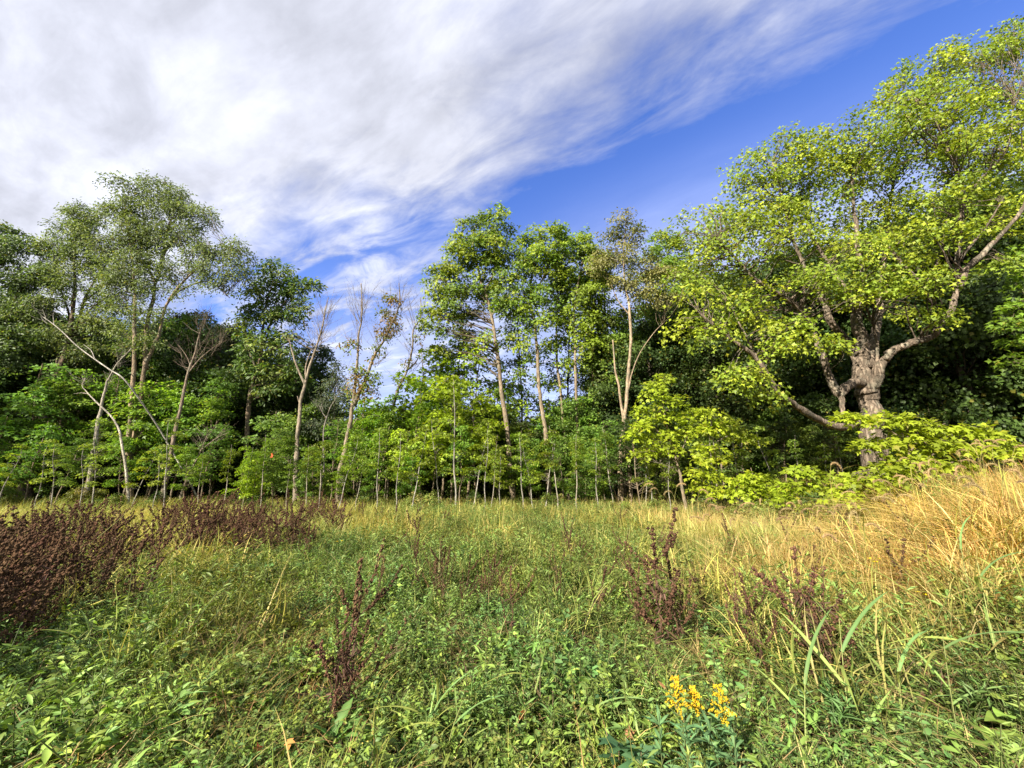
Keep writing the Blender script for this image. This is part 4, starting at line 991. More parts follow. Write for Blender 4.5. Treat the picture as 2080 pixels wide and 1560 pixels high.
G_GREEN = [(0.15, 0.225, 0.045), (0.19, 0.25, 0.05), (0.13, 0.205, 0.05), (0.25, 0.27, 0.07), (0.40, 0.33, 0.14)]
G_GOLD = [(0.54, 0.44, 0.15), (0.48, 0.41, 0.14), (0.62, 0.50, 0.22), (0.37, 0.36, 0.10), (0.26, 0.29, 0.07), (0.48, 0.32, 0.12)]
G_OLIVE = [(0.29, 0.30, 0.075), (0.36, 0.33, 0.09), (0.22, 0.26, 0.06), (0.44, 0.37, 0.13), (0.18, 0.23, 0.055)]
G_WEED = [(0.145, 0.235, 0.052), (0.185, 0.27, 0.055), (0.12, 0.21, 0.062), (0.22, 0.28, 0.06), (0.16, 0.235, 0.07)]
def clumps():
    P = {}
    def reg(key, acc, mat): P.setdefault(key, []).append((acc, mat))
    for k in range(3):
        a = Acc(); blades(a, 70, 0.20, 0.18, 0.50, 0.008, 0.8, G_GREEN, 4); reg('green', a, M_GRASS)
    for k in range(3):
        a = Acc(); blades(a, 44, 0.30, 0.45, 1.0, 0.011, 0.9, G_GOLD, 5, 0.45); blades(a, 14, 0.25, 0.3, 0.7, 0.018, 1.2, G_OLIVE + G_GOLD[:2], 5, 0.5); blades(a, 16, 0.3, 0.3, 0.8, 0.007, 0.3, G_GOLD, 4, 0.8); blades(a, 9, 0.3, 0.35, 0.75, 0.022, 1.7, G_GOLD[:3], 6, 0.6)
        # seed heads on arching stems
        blades(a, 14, 0.2, 0.85, 1.2, 0.004, 0.7, [(0.40, 0.30, 0.12)], 4, 0.15); reg('gold', a, M_GRASS)
    for k in range(3):
        a = Acc(); blades(a, 60, 0.32, 0.35, 0.85, 0.011, 0.9, G_OLIVE, 5, 0.4); reg('olive', a, M_GRASS)
    for k in range(4):
        a = Acc(); weedy(a, 16, 0.24, 0.08, 0.36, 11, 0.060 + 0.012 * k, (0.034, 0.026, 0.040, 0.022)[k], G_WEED, (T_OVAL, T_OVAL, T_LOBE, T_OVAL)[k]); blades(a, 5, 0.22, 0.2, 0.45, 0.006, 0.7, G_GREEN, 4); reg('weed', a, M_WEED)
    for k in range(3):
        a = Acc(); weedy(a, 32, 0.22, 0.04, 0.16, 7, 0.046, 0.024, G_WEED + [(0.16, 0.18, 0.05)], lift=0.25); blades(a, 5, 0.22, 0.1, 0.3, 0.006, 0.9, G_GREEN + [(0.38, 0.28, 0.12)], 4); reg('low', a, M_WEED)
    for k in range(2):
        a = Acc(); weedy(a, 10, 0.18, 0.20, 0.50, 26, 0.065, 0.012, [(0.14, 0.225, 0.065), (0.17, 0.245, 0.06)], T_DIA, 0.5); reg('feather', a, M_WEED)
    for k in range(2):
        a = Acc(); blades(a, 60, 0.24, 0.1, 0.4, 0.006, 1.3, [(0.38, 0.28, 0.13), (0.30, 0.20, 0.09), (0.25, 0.16, 0.08), (0.20, 0.19, 0.06)], 4, 0.5); weedy(a, 12, 0.22, 0.02, 0.10, 5, 0.05, 0.03, [(0.13, 0.06, 0.03), (0.18, 0.10, 0.05), (0.08, 0.045, 0.025)], lift=0.1); reg('straw', a, M_GRASS)
    for k in range(2):
        a = Acc(); weedy(a, 9, 0.16, 0.12, 0.30, 5, 0.11, 0.062, [(0.12, 0.21, 0.05), (0.155, 0.24, 0.05), (0.19, 0.26, 0.055)], lift=0.35); reg('broad', a, M_WEED)
    for k in range(2):
        a = Acc(); weedy(a, 12, 0.20, 0.4, 0.85, 16, 0.10, 0.022, [(0.15, 0.225, 0.055), (0.20, 0.25, 0.06)], T_DIA, 0.6); blades(a, 30, 0.25, 0.4, 0.8, 0.007, 0.6, G_OLIVE, 4); reg('tallweed', a, M_WEED)
    return P
CL = clumps()
NAMES = {'green': 'grass_tuft', 'gold': 'dry_grass_tuft', 'olive': 'meadow_grass_tuft', 'weed': 'weed_clump', 'low': 'low_weed_clump', 'feather': 'feathery_weed_clump', 'straw': 'straw_clump', 'broad': 'broadleaf_clump', 'tallweed': 'tall_weed_clump'}

def scatter(key, name, label, cat, pts, scl, tint, tilt=0.12):
    coll = bpy.data.collections.new(NAMES[key] + '_variants')
    for i, (acc, mat) in enumerate(CL[key]):
        o = obj(f'{NAMES[key]}_{"abcdef"[i]}', acc, mat, link=False)
        coll.objects.link(o)
    n = len(pts)
    me = bpy.data.meshes.new(name)
    me.vertices.add(n); me.vertices.foreach_set('co', pts.astype(np.float32).ravel())
    def attr(nm, ty, data, f):
        a = me.attributes.new(nm, ty, 'POINT'); a.data.foreach_set(f, data.ravel())
    rot = np.stack([R.normal(0, tilt, n), R.normal(0, tilt, n), R.random(n) * 2 * pi], 1).astype(np.float32)
    attr('rot', 'FLOAT_VECTOR', rot, 'vector')
    attr('scl', 'FLOAT', scl.astype(np.float32), 'value')
    attr('idx', 'INT', R.integers(0, len(CL[key]), n).astype(np.int32), 'value')
    attr('tint', 'FLOAT_COLOR', np.concatenate([tint, np.ones((n, 1))], 1).astype(np.float32), 'color')
    me.update()
    o = bpy.data.objects.new(name, me); COL.objects.link(o)
    tag(o, label, cat, None, 'stuff')
    ng = bpy.data.node_groups.new(name + '_scatter', 'GeometryNodeTree')
    ng.interface.new_socket('Geometry', in_out='INPUT', socket_type='NodeSocketGeometry')
    ng.interface.new_socket('Geometry', in_out='OUTPUT', socket_type='NodeSocketGeometry')
    N = ng.nodes.new; L = ng.links.new
    gi = N('NodeGroupInput'); go = N('NodeGroupOutput')
    ci = N('GeometryNodeCollectionInfo'); ci.inputs['Collection'].default_value = coll
    ci.inputs['Separate Children'].default_value = True; ci.inputs['Reset Children'].default_value = True
    iop = N('GeometryNodeInstanceOnPoints'); iop.inputs['Pick Instance'].default_value = True
    L(gi.outputs[0], iop.inputs['Points']); L(ci.outputs[0], iop.inputs['Instance'])
    def na(nm, ty):
        q = N('GeometryNodeInputNamedAttribute'); q.data_type = ty; q.inputs['Name'].default_value = nm
        return q.outputs['Attribute']
    L(na('idx', 'INT'), iop.inputs['Instance Index'])
    e2r = N('FunctionNodeEulerToRotation'); L(na('rot', 'FLOAT_VECTOR'), e2r.inputs[0]); L(e2r.outputs[0], iop.inputs['Rotation'])
    L(na('scl', 'FLOAT'), iop.inputs['Scale'])
    L(iop.outputs[0], go.inputs[0])
    md = o.modifiers.new('scatter', 'NODES'); md.node_group = ng
    return o


def vnoise(x, y, s, seed=0):
    return 0.5 + 0.25 * (np.sin(x / s * 1.7 + seed) * np.cos(y / s * 1.3 + seed * 2) + np.sin((x + y) / s * 0.9 + seed * 3.1) + 0.5 * np.sin((x - 1.3 * y) / s * 2.3 + seed))

# ------------------------------------------------------------------ plants one can single out
def leaf_mesh(name, L, W, shape, col, droop=0.35, seg=6, cup=0.12, fold=0.15, mat=None):
    t = np.linspace(0, 1, seg + 1)
    if shape == 'heart': w = np.array([0.55, 0.98, 1.0, 0.86, 0.62, 0.34, 0.03])
    elif shape == 'oval': w = np.array([0.10, 0.70, 0.98, 1.0, 0.82, 0.48, 0.03])
    elif shape == 'lance': w = np.array([0.30, 0.75, 1.0, 0.95, 0.75, 0.45, 0.02])
    elif shape == 'tooth': w = np.array([0.12, 0.16, 0.42, 0.24, 0.66, 0.42, 0.92, 0.62, 1.0, 0.66, 0.78, 0.38, 0.03])
    elif shape == 'strap': w = np.array([0.75, 0.95, 1.0, 0.95, 0.8, 0.5, 0.02])
    w = np.interp(t, np.linspace(0, 1, len(w)), w) * W / 2
    x = L * t * (1 - 0.12 * droop * t); z = L * (0.18 * t - droop * t ** 2)
    y0 = np.zeros_like(t)
    wav = 0.10 * W * np.sin(t * 9 + 1.0) * (w / (W / 2))
    a = Acc()
    V = np.stack([np.stack([x - (0.10 * L * (t < 0.05) if shape == 'heart' else 0), w, z + fold * w + wav], 1), np.stack([x, y0, z], 1), np.stack([x - (0.10 * L * (t < 0.05) if shape == 'heart' else 0), -w, z + fold * w - wav], 1)], 1)
    F = []
    for i in range(seg):
        for j in range(2):
            p = i * 3 + j
            F += [(p, p + 3, p + 4), (p, p + 4, p + 1)]
    c = np.array(col, float)
    C = np.tile(c, (len(V) * 3, 1)) * (0.9 + 0.2 * R.random((len(V) * 3, 1)))
    C[1::3] = C[1::3] * np.array([1.25, 1.2, 1.2])
    a.add(V, F, C)
    me = a.mesh(name); me.materials.append(mat or M_HERB); TRIS[0] += len(F)
    return me

def add_leaf(root, me, loc, yaw, pitch, s=1.0, roll=0.0, name='leaf'):
    o = bpy.data.objects.new(name, me); COL.objects.link(o); o.parent = root
    o.location = tuple(loc); o.rotation_euler = (roll, -pitch, yaw); o.scale = (s, s, s)
    return o

def knobs(acc, pos, size, col):
    """little faceted seeds or florets"""
    n = len(pos)
    o = np.array([(1, 0, 0), (-1, 0, 0), (0, 1, 0), (0, -1, 0), (0, 0, 1.2), (0, 0, -1)], float)
    f = np.array([(0, 2, 4), (2, 1, 4), (1, 3, 4), (3, 0, 4), (2, 0, 5), (1, 2, 5), (3, 1, 5), (0, 3, 5)])
    s = (size * (0.6 + 0.8 * R.random(n)))[:, None, None]
    v = pos[:, None] + o[None] * s * (0.8 + 0.4 * R.random((n, 6, 1)))
    acc.add(v, f[None] + (np.arange(n) * 6)[:, None, None], np.repeat(col, 6, 0))

def proto_dock(kind):
    root = empty('dock_plant', (0, 0, 0), 'dock', 'dried weed')
    st = Acc(); sd = Acc()
    dark = np.array([0.086, 0.047, 0.027]); red = np.array([0.115, 0.062, 0.035])
    lean = R.normal(0, 0.07, 2)
    main = catmull([np.array([lean[0] * z + R.normal(0, .012), lean[1] * z + R.normal(0, .012), z]) for z in (0, .25, .5, .75, 1.0)], 3)
    batch_tubes(st, main[None], np.linspace(0.0055, 0.002, len(main))[None], 5, red)
    nb = (5, 7, 9, 4)[kind]
    lines = [main[6:]]
    for i in range(nb):
        z0 = 0.15 + 0.62 * R.random(); k = int(z0 * (len(main) - 1)); p = main[k]
        a = R.random() * 6.28; l = (0.20 + 0.30 * R.random()) * (1.15 - 0.4 * z0)
        op = 0.45 + 0.5 * R.random()
        q = [p, p + l * np.array([cos(a) * op * .6, sin(a) * op * .6, .4]), p + l * np.array([cos(a) * op, sin(a) * op, 0.95])]
        c = catmull(q, 4); lines.append(c)
        batch_tubes(st, c[None], np.linspace(0.0035, 0.0012, len(c))[None], 4, red)
    pos = []
    for c in lines:
        nw = int(R.integers(7, 12))
        for f in np.linspace(0.32, 1.0, nw) + R.normal(0, .015, nw):
            k = min(max(f, 0), 1) * (len(c) - 1); i0 = min(int(k), len(c) - 2)
            m = int(R.integers(4, 9))
            pos.append(c[i0] * (1 - (k - i0)) + c[i0 + 1] * (k - i0) + R.normal(0, .0085, (m, 3)))
    pos = np.concatenate(pos)
    cc = dark * (0.45 + 1.0 * R.random((len(pos), 1)))
    knobs(sd, pos, 0.0095, cc)
    # shrivelled shreds of leaf hanging on the lower stalk
    n = 90
    p = main[R.integers(0, 9, n)] + R.normal(0, .022, (n, 3))
    ax = np.stack([R.standard_normal(n), R.standard_normal(n), -0.9 + .8 * R.standard_normal(n)], 1)
    lw = Acc()
    leaf_cards(lw, T_OVAL, p, ax, R.standard_normal((n, 3)), 0.07 * (.6 + .8 * R.random(n)), 0.013, np.array([[0.085, 0.052, 0.036]]) * (.5 + 1.1 * R.random((n, 1))))
    obj('shreds', lw, M_DRY, root, kind='stuff')
    obj('stem', st, M_DRY, root)
    obj('seed_heads', sd, M_DRY, root, kind='stuff')
    me = leaf_mesh('withered_leaf', 0.12, 0.022, 'lance', (0.085, 0.05, 0.032), 0.9, 5, mat=M_DRY)
    for i in range(5):
        add_leaf(root, me, main[1 + int(i * 1.2)], R.random() * 6.28, R.uniform(-1.0, .5), R.uniform(.7, 1.3), R.uniform(-1, 1), 'withered_leaf')
    return root

def dock_plants():
    ps = [proto_dock(k) for k in range(4)]
    used = set()
    def put(x, y, h, lab, grp=None, tilt=(0, 0), k=None, wide=1.0):
        k = int(R.integers(0, 4)) if k is None else k
        loc = (x, y, float(ground_h(x, y)) - 0.02)
        if k not in used:
            used.add(k); return place(ps[k], loc, R.random() * 6.28, (h * wide, h * wide, h), lab, grp, tilt)
        return dup(ps[k], loc, R.random() * 6.28, (h * wide, h * wide, h), lab, grp, tilt)
    solo = [(1350, 1345, 1065, 'tall branching brown dock stalk left of centre-right, above the goldenrod', (0, -.05), 1.2), (1385, 1330, 1110, 'shorter dark dock stalk leaning against the tall one above the goldenrod', (.05, .16), 1.1),
            (1650, 1400, 1085, 'tall dark dock stalk leaning left, in front of the golden grass', (0, -.22), 1.0), (1672, 1405, 1140, 'dark dock stalk leaning right with bunched tips, in front of golden grass', (0, .20), 1.1),
            (1720, 1440, 1190, 'low bushy dark dock plant right of the two leaning stalks', (0, .25), 1.2), (1600, 1370, 1190, 'low brown dock plant left of the two leaning stalks', (0, -.3), 1.0),
            (1162, 1168, 1062, 'lone slender dark dock stalk in the middle of the meadow', (0, -.05), .8), (1180, 1172, 1085, 'short dark dock stalk touching the lone slender one mid-meadow', (0, .08), .8),
            (682, 1490, 1130, 'shaggy brown dock with a thick withered foot, behind the toothed rosette', (0, .03), .9), (665, 1485, 1215, 'lower dock stalk sharing the thick withered foot behind the rosette', (0, -.2), 1.0), (700, 1480, 1180, 'right-hand dock stalk of the shaggy clump behind the rosette', (0, .18), .9),
            (880, 1240, 1120, 'thin dock stalk right of the shaggy brown clump, half sunk in weeds', (0, .1), .8), (845, 1225, 1105, 'dark thin dock stalk sticking out of feathery weeds left of centre', (0, -.03), .8),
            (985, 1260, 1150, 'small dark dock stalk in the green weeds at the picture centre', (0, 0), .8), (290, 1262, 1050, 'single dark dock stalk standing forward of the left thicket', (0, .02), .9), (270, 1275, 1080, 'stout dock stalk beside the single forward one at the left thicket', (0, -.08), 1.0),
            (1500, 1340, 1150, 'brown dock stalk between the tall branching one and the leaning pair', (0, -.15), .9), (1290, 1290, 1130, 'faint brown dock stalk left of the tall branching one', (0, -.1), .8)]
    for (bx, by, ty, lab, tilt, wd) in solo:
        p = ground_at(bx, by)
        top = at(bx, ty, p[1])
        put(p[0], p[1], max(0.4, top[2] - p[2]), lab, 'dock stalks standing singly in the meadow', tilt, None, wd)
    n = 0
    while n < 240:
        px = -120 + 840 * R.random() ** 0.92
        d = R.random() ** 1.3
        front = np.interp(px, [-120, 0, 120, 250, 380, 480, 600, 720], [3.2, 3.6, 4.4, 5.6, 7.2, 8.4, 9.0, 9.6])
        y = front - .4 + R.normal(0, .5) + d * np.interp(px, [-120, 300, 720], [5.5, 6.0, 4.5])
        x = (px - 1040) / FPX * y * 1.02
        if vnoise(x, y, 0.6, 5) + R.normal(0, .15) < 0.36 + 0.08 * d: continue
        put(x, y, R.uniform(0.7, 1.3), 'dried brown dock stalk in the dense brown thicket on the left of the meadow', 'dock stalks of the brown thicket on the left', (R.normal(0, .17), R.normal(0, .17)), None, R.uniform(.7, 1.3))
        n += 1
    for i in range(22):
        px = 760 + 1020 * (i + R.random()) / 22; y = R.uniform(3.6, 8.5); x = (px - 1040) / FPX * y * 1.03
        put(x, y, R.uniform(.7, 1.05), 'brown dock stalk scattered in the weeds of the middle and right meadow', 'dock stalks scattered in the middle and right meadow', (R.normal(0, .14), R.normal(0, .14)), None, R.uniform(.6, 1.0))
    for px, py, h in [(705, 1010, 1.0), (740, 1025, .9), (800, 1040, .9), (640, 1005, 1.1), (850, 1040, .8), (905, 1050, .8), (770, 1060, .85), (1010, 1070, .7), (1260, 1100, .8)]:
        p = at(px, py, 11 + 3 * R.random()); x, y = p[0], p[1]
        put(x, y, h, 'thin dock stalk at the far middle of the meadow, right of the thicket', 'thin dock stalks right of the thicket', (R.normal(0, .08), R.normal(0, .08)))
dock_plants()

def herbs():
    # --- broad round leaved weeds
    mb = [leaf_mesh('leaf', 0.135, 0.13, 'heart', c, .35) for c in ((0.13, 0.215, 0.045), (0.18, 0.265, 0.05), (0.11, 0.20, 0.055))]
    def burdock(px, py, lab, s=1.0, n=6, k=0, up=.18):
        p = ground_at(px, py, up); p[2] = ground_h(p[0], p[1])
        root = empty('broadleaf_weed', p, lab, 'weed', 'broad-leaved weeds in the foreground')
        for i in range(n):
            a = i * 2.4 + R.random(); r = (0.04 + 0.10 * R.random()) * s; h = up * (0.7 + 0.6 * R.random())
            q = np.array([cos(a) * r, sin(a) * r, h])
            lf = add_leaf(root, mb[(k + i) % 3] if i % 3 == 0 else mb[k], q, a, R.uniform(-.1, .45), s * R.uniform(.7, 1.2), R.normal(0, .25))
            st = Acc(); batch_tubes(st, np.array([[(0, 0, 0), q * np.array([.4, .4, .6]), q]]), np.array([[.004, .003, .003]]), 4, (0.15, 0.22, 0.07))
            obj('stalk', st, M_HERB, root)
    for a in [(190, 1290, 'weed with one large round upturned leaf, left foreground', 1.15, 4, 1, .24), (65, 1440, 'pale broad-leaved weed near the left edge of the foreground', 1.1, 7, 1), (30, 1490, 'broad-leaved weed at the lower left edge', 1.0, 6, 0), (130, 1400, 'rounded pale weed right of the left-edge one', .7, 7, 1),
              (520, 1160, 'large-leaved weed patch in front of the brown thicket', 1.5, 8, 2, .3), (450, 1165, 'large-leaved weed left of the yellowed leaves', 1.3, 7, 2, .28), (600, 1150, 'large-leaved weed right of the yellowed leaves', 1.3, 7, 2, .28), (365, 1215, 'bright small round-leaved weed at the foot of the thicket', .7, 9, 1, .15), (300, 1195, 'round-leaved weed under the single forward dock stalk', 1.0, 6, 1, .25),
              (1030, 1300, 'round-leaved weed at the lower centre', .8, 6, 1), (1130, 1305, 'lobed light-green weed right of the lower centre', .8, 6, 1), (330, 1165, 'single broad leaf weed poking out of the brown thicket', 1.1, 4, 0, .35), (130, 1165, 'pale broad weed inside the brown thicket', .9, 6, 1, .45),
              (2010, 1510, 'broad-leaved weed at the lower right corner', .8, 6, 1), (2060, 1450, 'large oval-leaved weed at the right edge', .8, 5, 1), (1570, 1290, 'grey-green broad weed among the leaning docks', .6, 7, 2, .25), (1600, 1200, 'broad-leaved weed behind the leaning docks', .6, 6, 2, .3), (160, 1530, 'pale broad weed at the bottom left with white tips', 1.0, 5, 1)]:
        burdock(*a)
    # --- toothed rosettes
    mt = [leaf_mesh('leaf', 0.20, 0.058, 'tooth', c, .5, 12, fold=.35) for c in ((0.085, 0.18, 0.042), (0.11, 0.21, 0.05))]
    def rosette(px, py, lab, n=12, s=1.0, steep=.7):
        p = ground_at(px, py)
        root = empty('rosette_weed', p + np.array([0, 0, .02]), lab, 'weed', 'toothed leaf rosettes in the foreground')
        for i in range(n):
            add_leaf(root, mt[i % 2], (0, 0, 0), i * 2.4 + R.random() * .5, R.uniform(.25, steep + .35), s * R.uniform(.7, 1.15), R.normal(0, .3))
    for a in [(590, 1540, 'flat toothed rosette at the bottom left of centre', 14, 1.1, .4), (672, 1530, 'upright toothed rosette right of the flat one, at the bottom', 11, 1.15, 1.0), (560, 1420, 'small toothed rosette above the flat one', 12, .8, .7), (740, 1450, 'toothed rosette right of the shaggy dock', 11, .8, .9), (440, 1500, 'toothed rosette left of the flat one', 12, .9, .6),
              (820, 1540, 'toothed rosette at the bottom, right of the upright one', 11, .8, .7), (620, 1370, 'toothed rosette left of the shaggy dock foot', 12, .8, .8), (390, 1330, 'low toothed rosette in the left foreground weeds', 12, .7, .6), (960, 1380, 'toothed rosette below the picture centre', 11, .8, .7)]:
        rosette(*a)
    # --- upright leafy weeds with pairs of oval leaves
    mo = [leaf_mesh('leaf', 0.075, 0.040, 'oval', c, .3) for c in ((0.09, 0.165, 0.055), (0.22, 0.31, 0.05), (0.12, 0.20, 0.05))]
    def leafy(px, py, ytop, lab, s=1.0, k=0, n=6):
        p = ground_at(px, py); h = min(.55, max(.25, at(px, ytop, p[1])[2] - p[2]))
        root = empty('leafy_weed', p, lab, 'weed', 'upright leafy weeds in the foreground')
        st = Acc(); c = catmull([np.array([0, 0, 0]), np.array([R.normal(0, .03), R.normal(0, .03), h * .5]), np.array([R.normal(0, .05), R.normal(0, .05), h])], 4)
        batch_tubes(st, c[None], np.linspace(.005, .002, len(c))[None], 5, (0.16, 0.17, 0.07)); obj('stem', st, M_HERB, root)
        for i in range(n):
            q = c[int(round((0.3 + 0.7 * i / (n - 1)) * (len(c) - 1)))]
            for e in (0, pi):
                add_leaf(root, mo[k], q, i * 1.57 + e + R.normal(0, .2), R.uniform(.1, .6), s * R.uniform(.75, 1.2), R.normal(0, .2))
    for a in [(1130, 1440, 1290, 'dark leafy weed with paired oval leaves, lower centre', 1.15, 0), (1010, 1440, 1340, 'leafy weed left of the dark paired one', .9, 2), (1165, 1480, 1380, 'leafy weed with drooping leaves right of the dark paired one', 1.0, 2), (1540, 1480, 1395, 'bright yellow-green twig weed right of the goldenrod', .6, 1), (1480, 1470, 1330, 'leafy stem behind the right goldenrod', .9, 0),
              (1620, 1330, 1180, 'grey-green leafy weed behind the left-leaning dock', 1.1, 0), (1440, 1330, 1230, 'leafy weed right of the tall branching dock', 1.0, 0), (1245, 1400, 1290, 'leafy weed left of the left goldenrod', 1.0, 2), (900, 1350, 1270, 'leafy weed left of the lower centre', .9, 2),
              (280, 1490, 1440, 'small pale twig weed in the left foreground', .8, 1, 4), (620, 1440, 1400, 'light yellow-green seedling left of the shaggy dock', .6, 1, 4), (780, 1330, 1250, 'blue-green leafy weed below the thin docks', .9, 0), (1850, 1330, 1230, 'leafy weed at the foot of the golden grass', 1.0, 2)]:
        leafy(*a)
    # --- goldenrod
    ml = leaf_mesh('leaf', 0.085, 0.014, 'lance', (0.11, 0.21, 0.085), .35)
    def goldenrod(px, ytop, Y, lab, s=1.0, side=1):
        t = at(px, ytop, Y); g = float(ground_h(t[0], t[1])); h = t[2] - g
        root = empty('goldenrod', (t[0], t[1], g), lab, 'wildflower', 'goldenrods in bloom')
        c = catmull([np.array([0.03, 0, 0]), np.array([0.02, 0, h * .5]), np.array([0, 0, h * .85]), np.array([-.01 * side, 0, h])], 4)
        st = Acc(); batch_tubes(st, c[None], np.linspace(.004, .0015, len(c))[None], 5, (0.15, 0.20, 0.07)); obj('stem', st, M_HERB, root)
        for i in range(34):
            q = c[int((0.15 + 0.62 * R.random()) * (len(c) - 1))]
            add_leaf(root, ml, q, i * 2.4, R.uniform(.2, .8), s * R.uniform(.8, 1.3), R.normal(0, .2))
        pl = Acc(); pos = []
        for i in range(17):
            f = i / 16; q = np.array([0, 0, h - 0.17 * s * f]); a = i * 2.4
            l = s * (0.018 + 0.058 * f ** .8) * R.uniform(.8, 1.2)
            b = catmull([q, q + l * np.array([cos(a) * .6, sin(a) * .6, .35]), q + l * np.array([cos(a), sin(a), .05])], 4)
            batch_tubes(pl, b[None], np.linspace(.0015, .0008, len(b))[None], 3, (0.3, 0.3, 0.05))
            m = 34; u = R.random(m) * (len(b) - 1.01); i0 = u.astype(int)
            pos.append(b[i0] * (1 - (u - i0))[:, None] + b[i0 + 1] * (u - i0)[:, None] + R.normal(0, .0035, (m, 3)) + np.array([0, 0, .004]))
        pos = np.concatenate(pos); knobs(pl, pos, .0036, np.array([0.80, 0.55, 0.03]) * (0.75 + .4 * R.random((len(pos), 1))))
        obj('flower_plume', pl, M_HERB, root)
    goldenrod(1372, 1380, 2.45, 'left goldenrod with a tapering yellow plume', .95)
    goldenrod(1408, 1398, 2.55, 'smaller goldenrod just behind the left yellow plume', .7)
    goldenrod(1460, 1396, 2.45, 'right goldenrod with a broad drooping yellow plume', 1.0, -1)
    for i, (px, yt) in enumerate([(1385, 1440), (1420, 1455), (1480, 1465), (1350, 1470), (1450, 1480), (1400, 1490)]):
        t = at(px, yt, 2.3 + .05 * i); g = float(ground_h(t[0], t[1])); h = t[2] - g
        root = empty('goldenrod', (t[0], t[1], g), 'flowerless dark green goldenrod stem below the yellow plumes', 'wildflower', 'flowerless goldenrod stems')
        c = catmull([np.array([0, 0, 0]), np.array([R.normal(0, .03), R.normal(0, .03), h * .5]), np.array([R.normal(0, .05), R.normal(0, .05), h])], 4)
        st = Acc(); batch_tubes(st, c[None], np.linspace(.004, .0015, len(c))[None], 5, (0.13, 0.18, 0.07)); obj('stem', st, M_HERB, root)
        for j in range(30):
            add_leaf(root, ml, c[int((0.25 + 0.74 * R.random()) * (len(c) - 1))], j * 2.4, R.uniform(.2, .9), R.uniform(.8, 1.4), R.normal(0, .2))
    # --- foxtails
    def foxtail_proto(k):
        root = empty('foxtail_grass', (0, 0, 0), 'foxtail', 'grass')
        pts = [np.array([0, 0, 0]), np.array([.02, 0, .45]), np.array([.06, .01, .85]), np.array([.12, .01, 1.02])]
        c = catmull(pts, 4); st = Acc(); batch_tubes(st, c[None], np.linspace(.003, .0015, len(c))[None], 4, (0.34, 0.30, 0.10)); obj('stem', st, M_HERB, root)
        a = c[-1]; cur = (0.9, 1.2, 0.6)[k]
        hd = [a]; ang = 1.0
        for i in range(9):
            ang -= cur * 0.27; hd.append(hd[-1] + 0.020 * np.array([cos(ang) if ang > -1.4 else .17, 0, sin(ang)]))
        hd = np.array(hd); e = np.sin(np.linspace(.25, pi - .15, len(hd)))
        ac = Acc(); batch_tubes(ac, hd[None], (.0075 * e)[None], 6, (0.33, 0.24, 0.11))
        n = 230; u = R.random(n) * (len(hd) - 1.01); i0 = u.astype(int); q = hd[i0] * (1 - (u - i0))[:, None] + hd[i0 + 1] * (u - i0)[:, None]
        tg = nrm(hd[i0 + 1] - hd[i0]); d = nrm(R.standard_normal((n, 3)) + tg * .5)
        leaf_cards(ac, T_DIA, q, d, R.standard_normal((n, 3)), 0.019 * (.7 + .6 * R.random(n)), .0018, np.tile(np.array([[0.42, 0.31, 0.16]]), (n, 1)) * (.7 + .6 * R.random((n, 1))))
        obj('seed_head', ac, M_HERB, root)
        me = leaf_mesh('blade', .42, .008, 'strap', ((0.36, 0.28, 0.08), (0.27, 0.28, 0.06), (0.38, 0.26, 0.09))[k], .9, mat=M_HERB)
        for i, z in enumerate((2, 4, 7)): add_leaf(root, me, c[z], R.random() * 6.28, R.uniform(.7, 1.3), R.uniform(.8, 1.2), 0, 'blade')
        return root
    fp = [foxtail_proto(k) for k in range(3)]; used = set(); named = []
    def fox(px, ytop, Y, what, grp, rz=None):
        t = at(px, ytop - 12, Y); g = float(ground_h(t[0], t[1])); k = int(R.integers(0, 3)); s = max(.5, (t[2] - g) / 1.06)
        rz = rz if rz is not None else R.choice([0, pi]) + R.normal(0, .6)
        loc = (t[0] - .1 * cos(rz) * s, t[1] - .1 * sin(rz) * s, g)
        sc = (min(s, 1.25), min(s, 1.25), s)
        if k not in used: used.add(k); o = place(fp[k], loc, rz, sc, what, grp)
        else: o = dup(fp[k], loc, rz, sc, what, grp)
        return o
    for i, (px, yt, Y, rz, lab) in enumerate([(1960, 955, 4.6, pi, 'tall foxtail arching left against the dark wood'), (2035, 942, 4.2, 0, 'highest foxtail arching right near the right edge'), (2045, 962, 4.0, 0, 'second foxtail arch below the highest one'), (2000, 952, 4.6, 0, 'foxtail arching right between the two tall ones'), (1942, 978, 4.4, 0, 'foxtail arch left of the tall left-arching one'),
                                              (2062, 985, 3.8, 0, 'foxtail drooping over the right edge'), (1902, 960, 5.5, pi, 'small foxtail arch before the layered yellow sapling'), (1690, 950, 7.5, 0, 'lone foxtail in front of the trunk of the huge maple'), (1308, 995, 9, 0, 'foxtail arch before the rounded yellow maple'), (1335, 1002, 9, pi, 'foxtail curling before the rounded yellow maple'), (1375, 995, 9, 0, 'tall pale foxtail arch right of the rounded yellow maple'),
                                              (1420, 1005, 9, 0, 'small foxtail arch left of the paired thin stems'), (1365, 1008, 8.5, pi, 'foxtail below the tall pale arch')]):
        fox(px, yt, Y, lab, 'foxtails arching above the grass', rz)
    for i in range(64):
        px = R.uniform(1430, 2090); Y = R.uniform(3.6, 8.5) if px > 1650 else R.uniform(5.5, 9)
        base = at(px, 1000, Y); h = float(ground_h(base[0], base[1])) + R.uniform(1.0, 1.28)
        py = project(np.array([[base[0], base[1], h]]))[1][0]
        fox(px, py, Y, 'foxtail with a nodding tan seed head among the golden grass', 'foxtails in the golden grass')
    # --- long broad grass blades in the right foreground
    mg = [leaf_mesh('blade', .55, .020, 'strap', c, dr, 10, fold=.35) for c, dr in (((0.19, 0.27, 0.07), .25), ((0.25, 0.30, 0.07), .7), ((0.15, 0.25, 0.08), .45))]
